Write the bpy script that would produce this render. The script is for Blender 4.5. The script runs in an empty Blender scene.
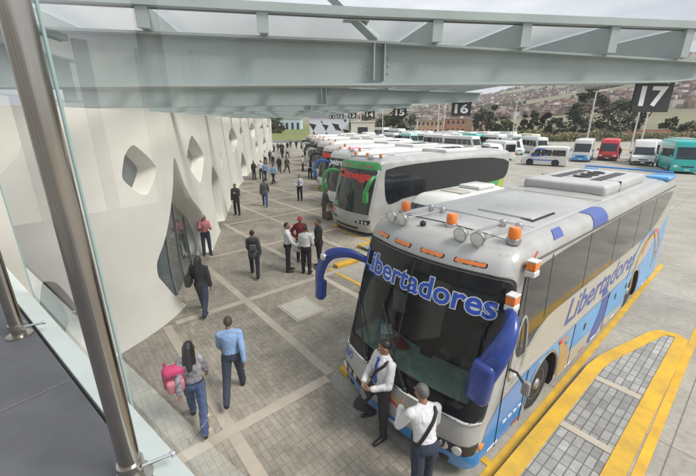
import bpy, bmesh, math, random
import numpy as np
from mathutils import Vector, Matrix, noise
from mathutils.geometry import delaunay_2d_cdt
R = math.radians
PI = math.pi
SC = bpy.context.scene
COL = SC.collection
H = 4.8                                   # camera height above the sidewalk

# ---------------------------------------------------------------- camera
cam_d = bpy.data.cameras.new('camera')
cam = bpy.data.objects.new('camera', cam_d)
COL.objects.link(cam)
cam.location = (0, 0, H)
cam.rotation_euler = (R(90 - 17.9), 0, 0)
cam_d.sensor_width = 36
cam_d.lens = 36 * 350 / 696
cam_d.clip_start = 0.05
cam_d.clip_end = 20000
SC.camera = cam

# ---------------------------------------------------------------- sky and sun (bright overcast)
SUN_EL, SUN_AZ = 50, 112                  # azimuth measured from +Y towards +X
wd = bpy.data.worlds.new('World')
SC.world = wd
wd.use_nodes = True
nt = wd.node_tree
nt.nodes.clear()
wo = nt.nodes.new('ShaderNodeOutputWorld')
bg = nt.nodes.new('ShaderNodeBackground')
bg.inputs['Strength'].default_value = 0.085
sky = nt.nodes.new('ShaderNodeTexSky')
sky.sky_type = 'NISHITA'
sky.sun_disc = False
sky.sun_elevation = R(SUN_EL)
sky.sun_rotation = R(SUN_AZ)
tc = nt.nodes.new('ShaderNodeTexCoord')
mp = nt.nodes.new('ShaderNodeMapping')
mp.inputs['Scale'].default_value = (1, 1, 4.5)
ns = nt.nodes.new('ShaderNodeTexNoise')
ns.inputs['Scale'].default_value = 2.2
ns.inputs['Detail'].default_value = 7
ns.inputs['Roughness'].default_value = 0.55
rp = nt.nodes.new('ShaderNodeValToRGB')
rp.color_ramp.elements[0].position = 0.36
rp.color_ramp.elements[0].color = (4.9, 5.2, 5.8, 1)
rp.color_ramp.elements[1].position = 0.62
rp.color_ramp.elements[1].color = (9.6, 9.7, 9.9, 1)
mx = nt.nodes.new('ShaderNodeMixRGB')
mx.inputs[0].default_value = 0.93
L = nt.links.new
L(tc.outputs['Generated'], mp.inputs['Vector'])
L(mp.outputs[0], ns.inputs['Vector'])
L(ns.outputs['Fac'], rp.inputs[0])
L(sky.outputs[0], mx.inputs[1])
L(rp.outputs[0], mx.inputs[2])
L(mx.outputs[0], bg.inputs['Color'])
L(bg.outputs[0], wo.inputs['Surface'])
sun_d = bpy.data.lights.new('sun', 'SUN')
sun_d.energy = 3.2
sun_d.angle = R(24)
sun_d.color = (1.0, 0.95, 0.88)
sun = bpy.data.objects.new('sun', sun_d)
COL.objects.link(sun)
_sv = Vector((math.sin(R(SUN_AZ)) * math.cos(R(SUN_EL)), math.cos(R(SUN_AZ)) * math.cos(R(SUN_EL)), math.sin(R(SUN_EL))))
sun.rotation_euler = _sv.to_track_quat('Z', 'Y').to_euler()
SC.view_settings.view_transform = 'Standard'
SC.view_settings.look = 'None'
SC.view_settings.exposure = 0.72
SC.view_settings.gamma = 1
SC.view_settings.use_curve_mapping = False
SC.cycles.transparent_max_bounces = 24
SC.cycles.max_bounces = 10

# ---------------------------------------------------------------- materials
MATS = {}

def mat(name, col, rough=0.6, metal=0.0, var=0.0, scale=6.0, bump=0.0, bscale=40.0, col2=None, spec=0.5, coat=0.0, detail=4, emit=None):
    if name in MATS:
        return MATS[name]
    m = bpy.data.materials.new(name)
    m.use_nodes = True
    t = m.node_tree
    b = t.nodes['Principled BSDF']
    b.inputs['Roughness'].default_value = rough
    b.inputs['Metallic'].default_value = metal
    b.inputs['Specular IOR Level'].default_value = spec
    b.inputs['Coat Weight'].default_value = coat
    b.inputs['Coat Roughness'].default_value = 0.08
    b.inputs['Base Color'].default_value = (*col, 1)
    if var or col2:
        c = t.nodes.new('ShaderNodeTexCoord')
        n = t.nodes.new('ShaderNodeTexNoise')
        n.inputs['Scale'].default_value = scale
        n.inputs['Detail'].default_value = detail
        n.inputs['Roughness'].default_value = 0.62
        r = t.nodes.new('ShaderNodeValToRGB')
        r.color_ramp.elements[0].position = 0.3
        r.color_ramp.elements[1].position = 0.72
        a = col2 if col2 else tuple(x * (1 - var) for x in col)
        e = col if col2 else tuple(min(1, x * (1 + var)) for x in col)
        r.color_ramp.elements[0].color = (*a, 1)
        r.color_ramp.elements[1].color = (*e, 1)
        t.links.new(c.outputs['Object'], n.inputs['Vector'])
        t.links.new(n.outputs['Fac'], r.inputs[0])
        t.links.new(r.outputs[0], b.inputs['Base Color'])
    if bump:
        c = t.nodes.new('ShaderNodeTexCoord')
        n = t.nodes.new('ShaderNodeTexNoise')
        n.inputs['Scale'].default_value = bscale
        n.inputs['Detail'].default_value = 5
        bp = t.nodes.new('ShaderNodeBump')
        bp.inputs['Strength'].default_value = bump
        bp.inputs['Distance'].default_value = 0.02
        t.links.new(c.outputs['Object'], n.inputs['Vector'])
        t.links.new(n.outputs['Fac'], bp.inputs['Height'])
        t.links.new(bp.outputs[0], b.inputs['Normal'])
    MATS[name] = m
    return m

def glass_mat(name, tint, refl_col=(1, 1, 1), base=0.0, ior=1.5, rough=0.0, film=0.0):
    """thin pane: transparent tint mixed with a Fresnel mirror and an optional dirt film"""
    m = bpy.data.materials.new(name)
    m.use_nodes = True
    t = m.node_tree
    t.nodes.clear()
    o = t.nodes.new('ShaderNodeOutputMaterial')
    tr = t.nodes.new('ShaderNodeBsdfTransparent')
    tr.inputs[0].default_value = (*tint, 1)
    gl = t.nodes.new('ShaderNodeBsdfGlossy')
    gl.inputs['Color'].default_value = (*refl_col, 1)
    gl.inputs['Roughness'].default_value = rough
    lw = t.nodes.new('ShaderNodeLayerWeight')       # Schlick reflectance, the same from both sides
    lw.inputs['Blend'].default_value = 0.5
    pw = t.nodes.new('ShaderNodeMath')
    pw.operation = 'POWER'
    pw.inputs[1].default_value = 5
    t.links.new(lw.outputs['Facing'], pw.inputs[0])
    f0 = ((ior - 1) / (ior + 1)) ** 2
    fr = t.nodes.new('ShaderNodeMath')
    fr.operation = 'MULTIPLY_ADD'
    fr.inputs[1].default_value = 1 - f0
    fr.inputs[2].default_value = f0
    t.links.new(pw.outputs[0], fr.inputs[0])
    a = t.nodes.new('ShaderNodeMath')
    a.operation = 'ADD'
    a.use_clamp = True
    a.inputs[1].default_value = base
    mi = t.nodes.new('ShaderNodeMixShader')
    t.links.new(fr.outputs[0], a.inputs[0])
    t.links.new(a.outputs[0], mi.inputs[0])
    src = tr
    if film:
        df = t.nodes.new('ShaderNodeBsdfDiffuse')
        df.inputs[0].default_value = (0.55, 0.57, 0.56, 1)
        m2 = t.nodes.new('ShaderNodeMixShader')
        m2.inputs[0].default_value = film
        t.links.new(tr.outputs[0], m2.inputs[1])
        t.links.new(df.outputs[0], m2.inputs[2])
        src = m2
    t.links.new(src.outputs[0], mi.inputs[1])
    t.links.new(gl.outputs[0], mi.inputs[2])
    t.links.new(mi.outputs[0], o.inputs['Surface'])
    MATS[name] = m
    return m

def paver_mat(name, ang, cols, mortar, bw, bh, msize, stain=0.35, sub=None):
    """blocks laid in courses turned by ang, each block its own tone, with wear and stains"""
    m = bpy.data.materials.new(name)
    m.use_nodes = True
    t = m.node_tree
    b = t.nodes['Principled BSDF']
    b.inputs['Roughness'].default_value = 0.75
    b.inputs['Specular IOR Level'].default_value = 0.3
    c = t.nodes.new('ShaderNodeTexCoord')
    mpn = t.nodes.new('ShaderNodeMapping')
    mpn.inputs['Rotation'].default_value = (0, 0, ang)
    br = t.nodes.new('ShaderNodeTexBrick')
    br.offset = 0.0
    br.inputs['Color1'].default_value = (*cols[0], 1)
    br.inputs['Color2'].default_value = (*cols[1], 1)
    br.inputs['Mortar'].default_value = (*mortar, 1)
    br.inputs['Scale'].default_value = 1
    br.inputs['Brick Width'].default_value = bw
    br.inputs['Row Height'].default_value = bh
    br.inputs['Mortar Size'].default_value = msize
    br.inputs['Mortar Smooth'].default_value = 0.3
    n = t.nodes.new('ShaderNodeTexNoise')
    n.inputs['Scale'].default_value = 0.55
    n.inputs['Detail'].default_value = 8
    n.inputs['Roughness'].default_value = 0.68
    r = t.nodes.new('ShaderNodeValToRGB')
    r.color_ramp.elements[0].position = 0.34
    r.color_ramp.elements[0].color = (1 - stain, 1 - stain, 1 - stain * 1.05, 1)
    r.color_ramp.elements[1].position = 0.62
    r.color_ramp.elements[1].color = (1.12, 1.1, 1.06, 1)
    n2 = t.nodes.new('ShaderNodeTexNoise')
    n2.inputs['Scale'].default_value = 9
    n2.inputs['Detail'].default_value = 6
    n2.inputs['Roughness'].default_value = 0.7
    r2 = t.nodes.new('ShaderNodeValToRGB')
    r2.color_ramp.elements[0].position = 0.3
    r2.color_ramp.elements[0].color = (0.78, 0.78, 0.78, 1)
    r2.color_ramp.elements[1].position = 0.7
    r2.color_ramp.elements[1].color = (1.12, 1.12, 1.12, 1)
    # pale scuffs
    n3 = t.nodes.new('ShaderNodeTexNoise')
    n3.inputs['Scale'].default_value = 2.3
    n3.inputs['Detail'].default_value = 9
    n3.inputs['Roughness'].default_value = 0.75
    r3 = t.nodes.new('ShaderNodeValToRGB')
    r3.color_ramp.elements[0].position = 0.6
    r3.color_ramp.elements[0].color = (0, 0, 0, 1)
    r3.color_ramp.elements[1].position = 0.74
    r3.color_ramp.elements[1].color = (0.55, 0.55, 0.55, 1)
    m1 = t.nodes.new('ShaderNodeMixRGB'); m1.blend_type = 'MULTIPLY'; m1.inputs[0].default_value = 1
    m2 = t.nodes.new('ShaderNodeMixRGB'); m2.blend_type = 'MULTIPLY'; m2.inputs[0].default_value = 1
    m3 = t.nodes.new('ShaderNodeMixRGB')
    m3.inputs[2].default_value = (0.36, 0.31, 0.26, 1)
    k = t.links.new
    k(c.outputs['Object'], mpn.inputs['Vector'])
    k(mpn.outputs[0], br.inputs['Vector'])
    for q in (n, n2, n3):
        k(c.outputs['Object'], q.inputs['Vector'])
    k(n.outputs['Fac'], r.inputs[0]); k(n2.outputs['Fac'], r2.inputs[0]); k(n3.outputs['Fac'], r3.inputs[0])
    k(br.outputs['Color'], m1.inputs[1]); k(r.outputs[0], m1.inputs[2])
    k(m1.outputs[0], m2.inputs[1]); k(r2.outputs[0], m2.inputs[2])
    k(r3.outputs[0], m3.inputs[0]); k(m2.outputs[0], m3.inputs[1])
    k(m3.outputs[0], b.inputs['Base Color'])
    bp = t.nodes.new('ShaderNodeBump')
    bp.inputs['Strength'].default_value = 0.5
    bp.inputs['Distance'].default_value = 0.006
    bp.invert = True
    k(br.outputs['Fac'], bp.inputs['Height'])
    k(bp.outputs[0], b.inputs['Normal'])
    MATS[name] = m
    return m

def slab_mat(name, ang, col, bw, bh, stain=0.3):
    """cast concrete with saw-cut joints, tyre dirt and oil spots"""
    m = paver_mat(name, ang, (tuple(x * 0.96 for x in col), tuple(x * 1.04 for x in col)), tuple(x * 0.55 for x in col), bw, bh, 0.012, stain)
    for nd in m.node_tree.nodes:
        if nd.type == 'MIX_RGB' and nd.blend_type == 'MIX':
            nd.inputs[2].default_value = (0.45, 0.43, 0.39, 1)
    return m

# ---------------------------------------------------------------- mesh helpers
class MB:
    def __init__(self):
        self.v = []; self.f = []; self.m = []
    def add(self, vs, fs, m=0):
        o = len(self.v)
        self.v += [tuple(p) for p in vs]
        for f in fs:
            self.f.append([i + o for i in f]); self.m.append(m)
        return self
    def box(self, c, s, m=0, M=None):
        x, y, z = (s[0] / 2, s[1] / 2, s[2] / 2)
        vs = [Vector((a * x, b * y, d * z)) for d in (-1, 1) for b in (-1, 1) for a in (-1, 1)]
        if M is not None:
            vs = [M @ p for p in vs]
        vs = [p + Vector(c) for p in vs]
        return self.add(vs, [(0, 2, 3, 1), (4, 5, 7, 6), (0, 1, 5, 4), (2, 6, 7, 3), (0, 4, 6, 2), (1, 3, 7, 5)], m)
    def bbox(self, c, s, bev, m=0, M=None, seg=2):
        """box with rounded edges"""
        bm = bmesh.new()
        bmesh.ops.create_cube(bm, size=1)
        for v in bm.verts:
            v.co = Vector((v.co.x * s[0], v.co.y * s[1], v.co.z * s[2]))
        bmesh.ops.bevel(bm, geom=bm.edges[:], offset=bev, segments=seg, profile=0.5, affect='EDGES')
        bm.verts.index_update()
        vs = [(M @ v.co if M is not None else v.co) + Vector(c) for v in bm.verts]
        fs = [[v.index for v in f.verts] for f in bm.faces]
        bm.free()
        return self.add(vs, fs, m)
    def tube(self, pts, rad, n=10, m=0, flat=None, cap=True):
        """swept tube; rad number or list; flat=(axis vector, ratio) squashes the section"""
        pts = [Vector(p) for p in pts]
        k = len(pts)
        rs = rad if isinstance(rad, (list, tuple)) else [rad] * k
        vs = []; fs = []
        prev = None
        for i, p in enumerate(pts):
            d = (pts[min(i + 1, k - 1)] - pts[max(i - 1, 0)]).normalized()
            if prev is None:
                up = Vector((0, 0, 1)) if abs(d.z) < 0.95 else Vector((0, 1, 0))
                a = d.cross(up).normalized()
            else:
                a = (prev - d * prev.dot(d)).normalized()
            prev = a
            b = d.cross(a)
            for j in range(n):
                t = 2 * PI * j / n
                o = a * math.cos(t) * rs[i] + b * math.sin(t) * rs[i]
                if flat:
                    ax = Vector(flat[0]).normalized()
                    o = o - ax * o.dot(ax) * (1 - flat[1])
                vs.append(p + o)
        for i in range(k - 1):
            for j in range(n):
                fs.append((i * n + j, i * n + (j + 1) % n, (i + 1) * n + (j + 1) % n, (i + 1) * n + j))
        if cap:
            fs.append(tuple(reversed(range(n))))
            fs.append(tuple((k - 1) * n + j for j in range(n)))
        return self.add(vs, fs, m)
    def lathe(self, prof, n=24, m=0, M=None, c=(0, 0, 0)):
        """profile of (r, h) turned about local z"""
        vs = []; fs = []
        k = len(prof)
        for r, h in prof:
            for j in range(n):
                t = 2 * PI * j / n
                p = Vector((r * math.cos(t), r * math.sin(t), h))
                vs.append((M @ p if M is not None else p) + Vector(c))
        for i in range(k - 1):
            for j in range(n):
                fs.append((i * n + j, i * n + (j + 1) % n, (i + 1) * n + (j + 1) % n, (i + 1) * n + j))
        fs.append(tuple(reversed(range(n))))
        fs.append(tuple((k - 1) * n + j for j in range(n)))
        return self.add(vs, fs, m)
    def ell(self, c, r, m=0, nu=12, nv=8, M=None):
        vs = [Vector((0, 0, -r[2]))]
        for i in range(1, nv):
            ph = -PI / 2 + PI * i / nv
            for j in range(nu):
                t = 2 * PI * j / nu
                vs.append(Vector((r[0] * math.cos(ph) * math.cos(t), r[1] * math.cos(ph) * math.sin(t), r[2] * math.sin(ph))))
        vs.append(Vector((0, 0, r[2])))
        fs = []
        for j in range(nu):
            fs.append((0, 1 + (j + 1) % nu, 1 + j))
            fs.append((len(vs) - 1, 1 + (nv - 2) * nu + j, 1 + (nv - 2) * nu + (j + 1) % nu))
        for i in range(nv - 2):
            for j in range(nu):
                a = 1 + i * nu + j; b = 1 + i * nu + (j + 1) % nu
                fs.append((a, b, b + nu, a + nu))
        if M is not None:
            vs = [M @ p for p in vs]
        return self.add([p + Vector(c) for p in vs], fs, m)
    def cap(self, a, b, ra, rb, n=10):
        """tapered capsule (closed) from a to b"""
        a = Vector(a); b = Vector(b)
        d = b - a
        l = d.length
        if l < 1e-6:
            return self.ell(a, (ra, ra, ra), 0, n, 6)
        q = Vector((0, 0, 1)).rotation_difference(d).to_matrix()
        prof = []
        for i in range(1, 4):
            t = PI / 2 * i / 3
            prof.append((ra * math.sin(t), -ra * math.cos(t)))
        for i in range(0, 3):
            t = PI / 2 * i / 3
            prof.append((rb * math.cos(t), l + rb * math.sin(t)))
        return self.lathe(prof, n, 0, q, a)
    def prism(self, poly, z0, z1, m=0):
        n = len(poly)
        vs = [(p[0], p[1], z0) for p in poly] + [(p[0], p[1], z1) for p in poly]
        fs = [tuple(reversed(range(n))), tuple(range(n, 2 * n))] + [(i, (i + 1) % n, n + (i + 1) % n, n + i) for i in range(n)]
        return self.add(vs, fs, m)
    def mesh(self, name, mats, smooth=0):
        me = bpy.data.meshes.new(name)
        me.from_pydata(self.v, [], self.f)
        for q in (mats if isinstance(mats, (list, tuple)) else [mats]):
            me.materials.append(q)
        me.polygons.foreach_set('material_index', self.m)
        if smooth:
            me.polygons.foreach_set('use_smooth', [True] * len(me.polygons))
            if smooth < 180:
                me.set_sharp_from_angle(angle=R(smooth))
        me.update()
        return me
    def build(self, name, mats, parent=None, smooth=0, loc=None, rotz=None):
        o = bpy.data.objects.new(name, self.mesh(name, mats, smooth))
        COL.objects.link(o)
        if parent is not None:
            o.parent = parent
        if loc is not None:
            o.location = loc
        if rotz is not None:
            o.rotation_euler = (0, 0, rotz)
        return o

def tag(o, label=None, cat=None, group=None, kind=None):
    if label: o['label'] = label
    if cat: o['category'] = cat
    if group: o['group'] = group
    if kind: o['kind'] = kind
    return o

def thing(name, label, cat, loc=(0, 0, 0), rotz=0, group=None):
    o = bpy.data.objects.new(name, None)
    o.empty_display_size = 0.2
    COL.objects.link(o)
    o.location = loc
    o.rotation_euler = (0, 0, rotz)
    return tag(o, label, cat, group)

def in_poly(p, poly):
    x, y = p
    r = False
    j = len(poly) - 1
    for i in range(len(poly)):
        xi, yi = poly[i]; xj, yj = poly[j]
        if (yi > y) != (yj > y) and x < (xj - xi) * (y - yi) / (yj - yi) + xi:
            r = not r
        j = i
    return r

def densify(poly, res):
    out = []
    for i in range(len(poly)):
        a = Vector(poly[i]); b = Vector(poly[(i + 1) % len(poly)])
        k = max(1, int((b - a).length / res))
        for q in range(k):
            out.append(tuple(a.lerp(b, q / k)))
    return out

def smooth_poly(poly, it=2, first=None):
    """Chaikin corner cutting, closed"""
    for q in range(it):
        c = first if q == 0 and first else 0.25
        o = []
        for i in range(len(poly)):
            a = Vector(poly[i]); b = Vector(poly[(i + 1) % len(poly)])
            o.append(tuple(a.lerp(b, c))); o.append(tuple(a.lerp(b, 1 - c)))
        poly = o
    return poly

def rrect(x0, z0, x1, z1, r=0.05, n=4):
    if not isinstance(r, (list, tuple)): r = [r] * 4
    out = []
    for (cx, cz, a0, rr) in ((x1 - r[0], z0 + r[0], -90, r[0]), (x1 - r[1], z1 - r[1], 0, r[1]), (x0 + r[2], z1 - r[2], 90, r[2]), (x0 + r[3], z0 + r[3], 180, r[3])):
        for i in range(n + 1):
            a = R(a0 + 90 * i / n)
            out.append((cx + rr * math.cos(a), cz + rr * math.sin(a)))
    return out

def tri2d(poly, holes=(), res=0.2, edge_res=None):
    """triangulate a 2D polygon with holes and inner grid points; returns (points, triangles)"""
    er = edge_res or res
    loops = [densify(poly, er)] + [densify(h, er) for h in holes]
    pts = []; edges = []
    for lp in loops:
        o = len(pts)
        pts += lp
        edges += [(o + i, o + (i + 1) % len(lp)) for i in range(len(lp))]
    xs = [p[0] for p in poly]; ys = [p[1] for p in poly]
    bp = np.array(pts)
    nx = int((max(xs) - min(xs)) / res); ny = int((max(ys) - min(ys)) / res)
    for i in range(nx + 1):
        for j in range(ny + 1):
            p = (min(xs) + (i + 0.5) * res, min(ys) + (j + 0.5) * res)
            if in_poly(p, poly) and not any(in_poly(p, h) for h in holes):
                if np.min((bp[:, 0] - p[0]) ** 2 + (bp[:, 1] - p[1]) ** 2) > (0.35 * min(res, er)) ** 2:
                    pts.append(p)
    r = delaunay_2d_cdt([Vector(p) for p in pts], edges, [], 0, 1e-5)
    vv = [(p.x, p.y) for p in r[0]]
    tt = []
    for f in r[2]:
        c = (sum(vv[i][0] for i in f) / len(f), sum(vv[i][1] for i in f) / len(f))
        if in_poly(c, poly) and not any(in_poly(c, h) for h in holes):
            tt.append(list(f))
    return vv, tt

def put(mb, poly, fn, off=0.004, res=0.2, m=0, holes=(), flip=False, skirt=True, er=None):
    """lay a polygon on the surface fn(a, b, offset); a thin rim joins it to the surface below"""
    vv, tt = tri2d(poly, holes, res, er)
    vs = [fn(a, b, off) for a, b in vv]
    if flip:
        tt = [list(reversed(t)) for t in tt]
    mb.add(vs, tt, m)
    return mb

TMP = bpy.data.scenes.new('workbench')         # modifiers are applied here, away from the big scene
def evaluated(*obs):
    for q in obs: TMP.collection.objects.link(q)
    with bpy.context.temp_override(scene=TMP, view_layer=TMP.view_layers[0]):
        dg = bpy.context.evaluated_depsgraph_get()
    dg.update()
    me = bpy.data.meshes.new_from_object(obs[0].evaluated_get(dg))
    for q in obs: TMP.collection.objects.unlink(q)
    return me

_TXT = {}
def text_geo(txt, off=0.0, shear=0.0, spacing=1.0):
    key = (txt, off, shear, spacing)
    if key in _TXT:
        return _TXT[key]
    cu = bpy.data.curves.new('lettering', 'FONT')
    cu.body = txt
    cu.offset = off
    cu.shear = shear
    cu.space_character = spacing
    cu.resolution_u = 3
    o = bpy.data.objects.new('lettering', cu)
    me = evaluated(o)
    v = np.array([x.co[:2] for x in me.vertices])
    f = [list(p.vertices) for p in me.polygons]
    bpy.data.objects.remove(o)
    bpy.data.curves.remove(cu)
    bpy.data.meshes.remove(me)
    _TXT[key] = (v, f)
    return v, f

def text_on(mb, txt, fn, x0, x1, z0, z1, off=0.004, m=0, bold=0.0, shear=0.0, flip=False, ref=None, spacing=1.0):
    """write txt so that its plain outline fills x0..x1, z0..z1 on fn; x1 < x0 mirrors the reading direction"""
    v0, _ = text_geo(txt, 0.0, shear, spacing)
    v, f = text_geo(txt, bold, shear, spacing)
    mn = v0.min(0); mxx = v0.max(0)
    vs = []
    for p in v:
        a = x0 + (p[0] - mn[0]) / (mxx[0] - mn[0]) * (x1 - x0)
        b = z0 + (p[1] - mn[1]) / (mxx[1] - mn[1]) * (z1 - z0)
        vs.append(fn(a, b, off))
    if flip:
        f = [list(reversed(q)) for q in f]
    mb.add(vs, f, m)
    return mb

# palette
M_white = mat('white_paint', (0.62, 0.62, 0.60), 0.35, var=0.06, scale=1.5, coat=0.3)
M_dark = mat('black_rubber', (0.018, 0.018, 0.018), 0.75)
M_black = mat('black_plastic', (0.02, 0.02, 0.022), 0.4)
M_steel = mat('brushed_steel', (0.50, 0.47, 0.43), 0.28, metal=1.0, var=0.12, scale=3)
M_chrome = mat('chrome', (0.72, 0.72, 0.72), 0.12, metal=1.0)
M_alu = mat('aluminium', (0.55, 0.55, 0.55), 0.35, metal=1.0)
M_amber = mat('amber_lens', (0.80, 0.20, 0.02), 0.2, coat=0.6, var=0.15, scale=30)
M_red = mat('red_lens', (0.55, 0.03, 0.03), 0.25, coat=0.5)
M_yel = mat('yellow_road_paint', (0.70, 0.41, 0.022), 0.7, col2=(0.42, 0.26, 0.04), scale=2.5, detail=9)
M_tint2 = mat('dark_bus_glass', (0.012, 0.014, 0.018), 0.06, spec=0.5, coat=0.0)
M_tint = mat('tinted_bus_glass', (0.022, 0.021, 0.020), 0.05, spec=0.7, coat=0.2)
M_wsd = mat('windscreen_dark', (0.016, 0.022, 0.023), 0.05, spec=0.6, col2=(0.03, 0.042, 0.042), scale=2.5)
M_glassb = mat('window_glass_dark', (0.022, 0.032, 0.04), 0.06, spec=0.5, coat=0.0)
M_lens = mat('clear_lens', (0.65, 0.66, 0.66), 0.1, spec=0.8, coat=0.8)
# ================================================================ the ground
BA = R(50.2)                                  # buses point along this azimuth
EX = Vector((math.cos(BA), -math.sin(BA), 0)) # across the buses
EY = Vector((math.sin(BA), math.cos(BA), 0))  # along the buses, to the rear
O0 = Vector((0.85, 4.66, 0))                  # front of the nearest bus
def bl(x, y, z=0.0):
    return O0 + EX * x + EY * y + Vector((0, 0, z))
# local offsets (across, along) of each bay's bus front
BAYS = [(0, 0), (-4.5, 3.3), (-8.7, 6.55), (-13.4, 9.2)]
for k in range(4, 15):
    BAYS.append((BAYS[3][0] - 4.85 * (k - 3), BAYS[3][1] + 2.9 * (k - 3)))
BAYS = [(5.0, -3.5)] + BAYS                   # one bay nearer than the picture

M_lot = slab_mat('lot_concrete', BA, (0.33, 0.315, 0.285), 3.3, 3.3, 0.22)
M_pav = paver_mat('small_grey_pavers', BA, ((0.305, 0.278, 0.238), (0.375, 0.342, 0.295)), (0.235, 0.215, 0.185), 0.20, 0.10, 0.006, 0.42)
M_pav2 = paver_mat('finger_pavers', 0, ((0.24, 0.24, 0.24), (0.38, 0.38, 0.375)), (0.15, 0.145, 0.14), 0.12, 0.24, 0.010, 0.25)
M_band = mat('pale_concrete_band', (0.48, 0.42, 0.345), 0.8, col2=(0.36, 0.315, 0.26), scale=1.6, detail=8)
M_grass = mat('dry_grass', (0.17, 0.19, 0.05), 0.9, col2=(0.10, 0.12, 0.035), scale=0.12)
M_earth = mat('dry_earth', (0.24, 0.19, 0.12), 0.95, col2=(0.14, 0.13, 0.06), scale=0.02, detail=9)

g = MB()
S = 6000
g.add([(-S, -S, -0.012), (S, -S, -0.012), (S, S, -0.012), (-S, S, -0.012)], [(0, 1, 2, 3)])
tag(g.build('terrain', M_earth), kind='structure')
lot = MB()
lot.add([(-46, -30, -0.004), (165, -30, -0.004), (165, 140, -0.004), (-46, 172, -0.004)], [(0, 1, 2, 3)])
tag(lot.build('parking_lot', M_lot), kind='structure')

# sidewalk of pavers with a saw-tooth edge at the bays
saw = []
for (bx, by) in BAYS:
    saw.append(bl(bx + 1.62, by - 0.28)); saw.append(bl(bx - 1.62, by - 0.28))
poly = [(-14, -6), (9, -6)] + [(p.x, p.y) for p in saw] + [(saw[-1].x - 1.5, saw[-1].y + 8), (-27, 102), (-30, 60)]
p = MB()
vv, tt = tri2d(poly, (), 3.0)
p.add([(a, b, 0.0) for a, b in vv], tt)
tag(p.build('sidewalk', M_pav), kind='structure')

def bay_line_y(x):
    """along-coordinate of the saw-tooth edge at across-coordinate x"""
    best = None
    for (bx, by) in BAYS:
        if abs(x - bx) <= 2.5:
            best = by - 0.28
    return best if best is not None else 45
b = MB()
def band(x0, y0, x1, y1, z=0.004):
    b.add([bl(x0, y0, z), bl(x1, y0, z), bl(x1, y1, z), bl(x0, y1, z)], [(0, 1, 2, 3)])
WALLP = None
def xw(x, y):            # is the local point on the street side of the facade
    q = bl(x, y)
    return q.x > -4.45 - max(0, q.y - 9) * 0.225 - 0.1 and q.y > -4
for k in range(-3, 22):
    y = 0.15 + 2.37 * k - 0.28 * (k == 0)
    x = -55.0
    run = None
    while x < 3:
        ok = xw(x, y) and y + 0.1 < bay_line_y(x)
        if ok and run is None: run = x
        if (not ok) and run is not None:
            band(run, y - 0.10, x, y + 0.10); run = None
        x += 0.25
    if run is not None: band(run, y - 0.10, x, y + 0.10)
for k in range(0, 12):
    x = -1.66 - 4.1 * k
    y = -6.0
    run = None
    while y < 45:
        ok = xw(x, y) and y < bay_line_y(x)
        if ok and run is None: run = y
        if (not ok) and run is not None:
            band(x - 0.11, run, x + 0.11, y, 0.008); run = None
        y += 0.25
tag(b.build('paving_bands', M_band), kind='structure')

# pale slabs over inspection chambers in the sidewalk
M_slab = mat('pale_cover_slab', (0.50, 0.47, 0.42), 0.8, col2=(0.40, 0.37, 0.32), scale=4)
def cover(x, y, lab):
    o = thing('access_cover', lab, 'cover', bl(x, y), -BA)
    q = MB(); q.bbox((0, 0, 0.012), (0.95, 0.8, 0.03), 0.008); q.build('slab', M_slab, o)
    q = MB()
    for a in (-1, 1):
        q.box((0, a * 0.435, 0.008), (1.09, 0.05, 0.022)); q.box((a * 0.515, 0, 0.008), (0.05, 0.80, 0.022))
    q.build('frame', M_band, o)
cover(-4.35, 0.85, 'pale square inspection cover in the pavers beside the nearest bus front')
cover(-9.6, 4.7, 'pale inspection cover in the pavers farther along by the men in dark suits')

# yellow paint and kerbs of the bays
def strip(mb, pts, w, z, h=0.0):
    """painted line (h=0) or raised kerb along local points"""
    n = len(pts)
    Ls = []; Rs = []
    for i in range(n):
        a = Vector(pts[max(i - 1, 0)]); c = Vector(pts[min(i + 1, n - 1)])
        d = (c - a).normalized()
        nn = Vector((-d.y, d.x))
        Ls.append(Vector(pts[i]) + nn * w / 2); Rs.append(Vector(pts[i]) - nn * w / 2)
    vs = [(p.x, p.y, z + h) for p in Ls] + [(p.x, p.y, z + h) for p in Rs]
    fs = [(i, n + i, n + i + 1, i + 1) for i in range(n - 1)]
    if h:
        vs += [(p.x, p.y, z) for p in Ls] + [(p.x, p.y, z) for p in Rs]
        fs += [(2 * n + i, i, i + 1, 2 * n + i + 1) for i in range(n - 1)]
        fs += [(n + i, 3 * n + i, 3 * n + i + 1, n + i + 1) for i in range(n - 1)]
        fs += [(0, 2 * n, 3 * n, n), (n - 1, 2 * n - 1, 4 * n - 1, 3 * n - 1)]
    mb.add(vs, fs)

lines = MB()
for i, (bx, by) in enumerate(BAYS[:12]):
    def T(pts): return [(bl(bx + a, by + c).x, bl(bx + a, by + c).y) for a, c in pts]
    strip(lines, T([(1.44, -0.2), (1.36, 6), (1.28, 12.6)]), 0.13, 0.002)
    strip(lines, T([(2.86, -1.5), (2.80, 5), (2.76, 12)]), 0.13, 0.002)
    strip(lines, T([(-1.62, -0.2), (1.37, -0.2)] if i > 1 else [(-1.3, 0.5), (1.37, 0.5)]), 0.12, 0.006)
tag(lines.build('yellow_bay_lines', M_yel), kind='structure')

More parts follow.
